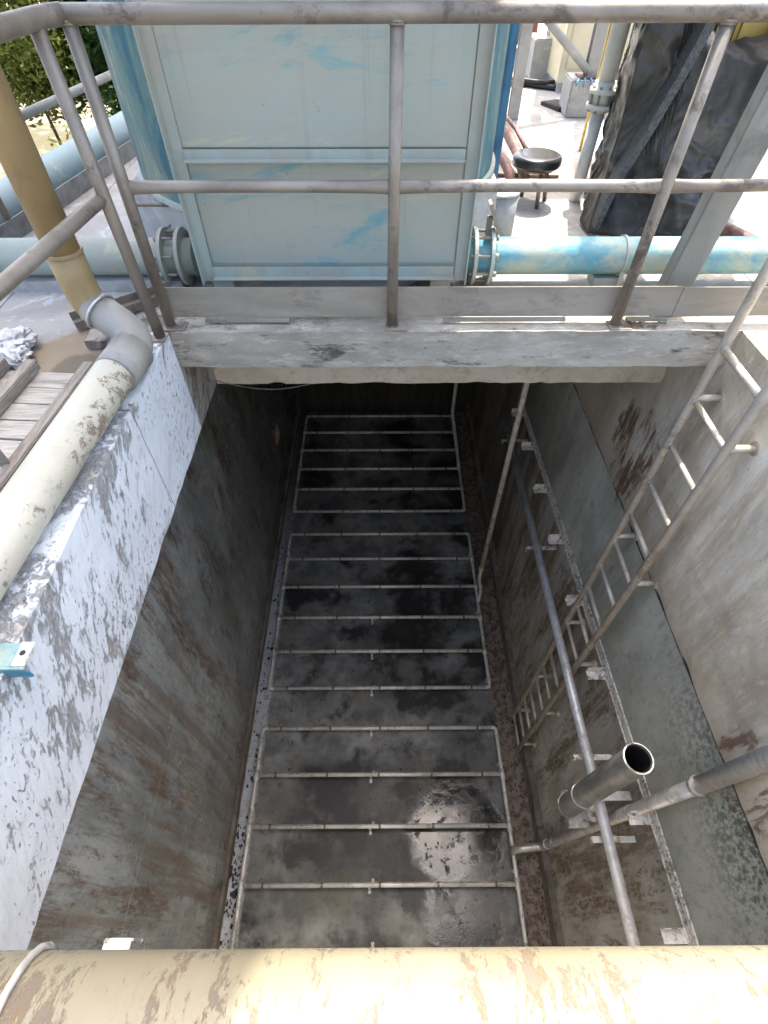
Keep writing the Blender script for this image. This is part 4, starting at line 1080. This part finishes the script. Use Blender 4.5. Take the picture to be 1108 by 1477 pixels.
# ------------------------------------------------------------------ trees and weeds
def leafcloud(m, c, rad, n, size, flat=.8):
    for k in range(n):
        dv = V((random.gauss(0, 1), random.gauss(0, 1), random.gauss(0, 1))).normalized()*rad*random.random()**.45
        dv.z *= flat; p = c+dv
        a = V((random.gauss(0, 1), random.gauss(0, 1), random.gauss(0, .5))).normalized(); b = a.cross(V((random.gauss(0, 1), random.gauss(0, 1), random.gauss(0, 1)))).normalized()
        s_ = size*random.uniform(.6, 1.4)
        m.bm.faces.new([m.bm.verts.new(q) for q in (p-a*s_, p-a*s_*.2+b*s_*.36, p+a*s_, p-a*s_*.2-b*s_*.36)])
def tree(x, y, h, spread, leaf, label, nl=2600, size=.085, lean=.2, stems=1):
    z0 = gz(x, y)-.1
    t = thing('tree', (x, y, z0), label, 'tree', 'trees beyond the left deck edge')
    tr = MB(); cr = MB()
    tips = []
    for s_ in range(stems):
        bx = x+random.uniform(-.3, .3)*(stems > 1); by = y+random.uniform(-.3, .3)*(stems > 1)
        lx = random.uniform(-lean, lean); ly = random.uniform(-lean, lean)
        pts = [V((bx+lx*h*u+.05*math.sin(5*u+s_), by+ly*h*u+.05*math.cos(4*u), z0+h*u)) for u in [i/8 for i in range(9)]]
        tr.tube(pts, .06 if stems == 1 else .038, 8, taper=.3)
        for k in range(11):
            u = random.uniform(.60, 1); i = min(7, int(u*8)); b0 = pts[i]
            an = random.uniform(0, 6.28); L = spread*random.uniform(.5, 1)*(1.25-u*.6)
            tip = b0+V((math.cos(an)*L, math.sin(an)*L, L*random.uniform(.2, .7)))
            mid_ = (b0+tip)/2+V((0, 0, .08)); tr.tube([b0, mid_, tip], .018, 6, taper=.3); tips += [tip, mid_]
        tips.append(pts[-1])
    for tp in tips: leafcloud(cr, tp, spread*.42*random.uniform(.6, 1.3), max(20, int(nl*3.4)//len(tips)), size*.60)
    tr.build('trunk', 'bark', t); cr.build('crown', leaf, t)
tree(-4.7, 9.0, 3.9, .95, 'leafa', 'yellow-green feathery tree at the far upper left beyond the deck', 3400, .08, .08, 3)
tree(-3.5, 9.0, 4.0, .80, 'leafb', 'dark green tree between the two rail posts at upper left', 3800, .085, .05, 2)
tree(-6.1, 9.8, 4.0, 1.1, 'leafa', 'pale yellow-green tree at the very left edge of the picture', 3600, .09, .08, 3)
tree(-4.6, 12.5, 4.6, 1.2, 'leafb', 'deep green tree farthest back behind the others', 3200, .10, .05, 2)
tree(-7.6, 12.0, 4.6, 1.2, 'leafa', 'sunlit tree outside the left side behind the ochre riser', 2600, .10, .08, 2)
tree(-2.75, 8.2, 2.9, .45, 'leafb', 'small dark bush showing beside the blue tank at left', 1700, .07, .05, 3)
w = MB()
for k in range(190):
    y = random.uniform(2.7, 6.4); x = edge(y, -.48)-random.random()**1.6*1.0 if k % 3 else edge(y, -.13); z = gz(x, y)
    h = (random.uniform(2.3, 2.62) if k % 3 else random.uniform(2.2, 2.42)) if x > -3.2 else random.uniform(.8, 2.0)
    lean_ = V((random.uniform(-.15, .15), random.uniform(-.15, .15), h)); leafcloud(w, V((x, y, z))+lean_, .20, 34, .050, 1.3)
tag(w.build('weeds', 'leafc'), 'yellow-green undergrowth beside the left deck edge', 'undergrowth', None, 'stuff')

# ------------------------------------------------------------------ camera, light, world
cam = bpy.data.cameras.new('camera'); co = bpy.data.objects.new('camera', cam); COL.objects.link(co)
cam.sensor_fit = 'VERTICAL'; cam.sensor_height = 36; cam.lens = 743/1477*36
cam.clip_start = .02; cam.clip_end = 3000
co.location = (0, 0, 1.35); co.rotation_euler = (R(90-50.1), 0, R(-.3))
S.camera = co
EL, AZ = R(65), R(14)
dirv = V((math.sin(AZ)*math.cos(EL), math.cos(AZ)*math.cos(EL), math.sin(EL)))
sun = bpy.data.lights.new('sun', 'SUN'); sun.energy = 2.3; sun.angle = R(.5); sun.color = (1, .95, .87)
so = bpy.data.objects.new('sun', sun); COL.objects.link(so); so.rotation_euler = (-dirv).to_track_quat('-Z', 'Y').to_euler(); so.location = (4, 8, 15)
wd = bpy.data.worlds.new('World'); S.world = wd; wd.use_nodes = True
nt = wd.node_tree; sk = nt.nodes.new('ShaderNodeTexSky'); sk.sky_type = 'NISHITA'; sk.sun_disc = False
sk.sun_elevation = EL; sk.sun_rotation = AZ; sk.air_density = 1.0; sk.dust_density = 5; sk.ozone_density = .5
nt.links.new(sk.outputs[0], nt.nodes['Background'].inputs[0]); nt.nodes['Background'].inputs[1].default_value = .15
S.view_settings.view_transform = 'Standard'; S.view_settings.look = 'None'; S.view_settings.exposure = 2.35; S.view_settings.gamma = 1
S.render.engine = 'CYCLES'; S.cycles.max_bounces = 10; S.cycles.diffuse_bounces = 6; S.cycles.use_denoising = True
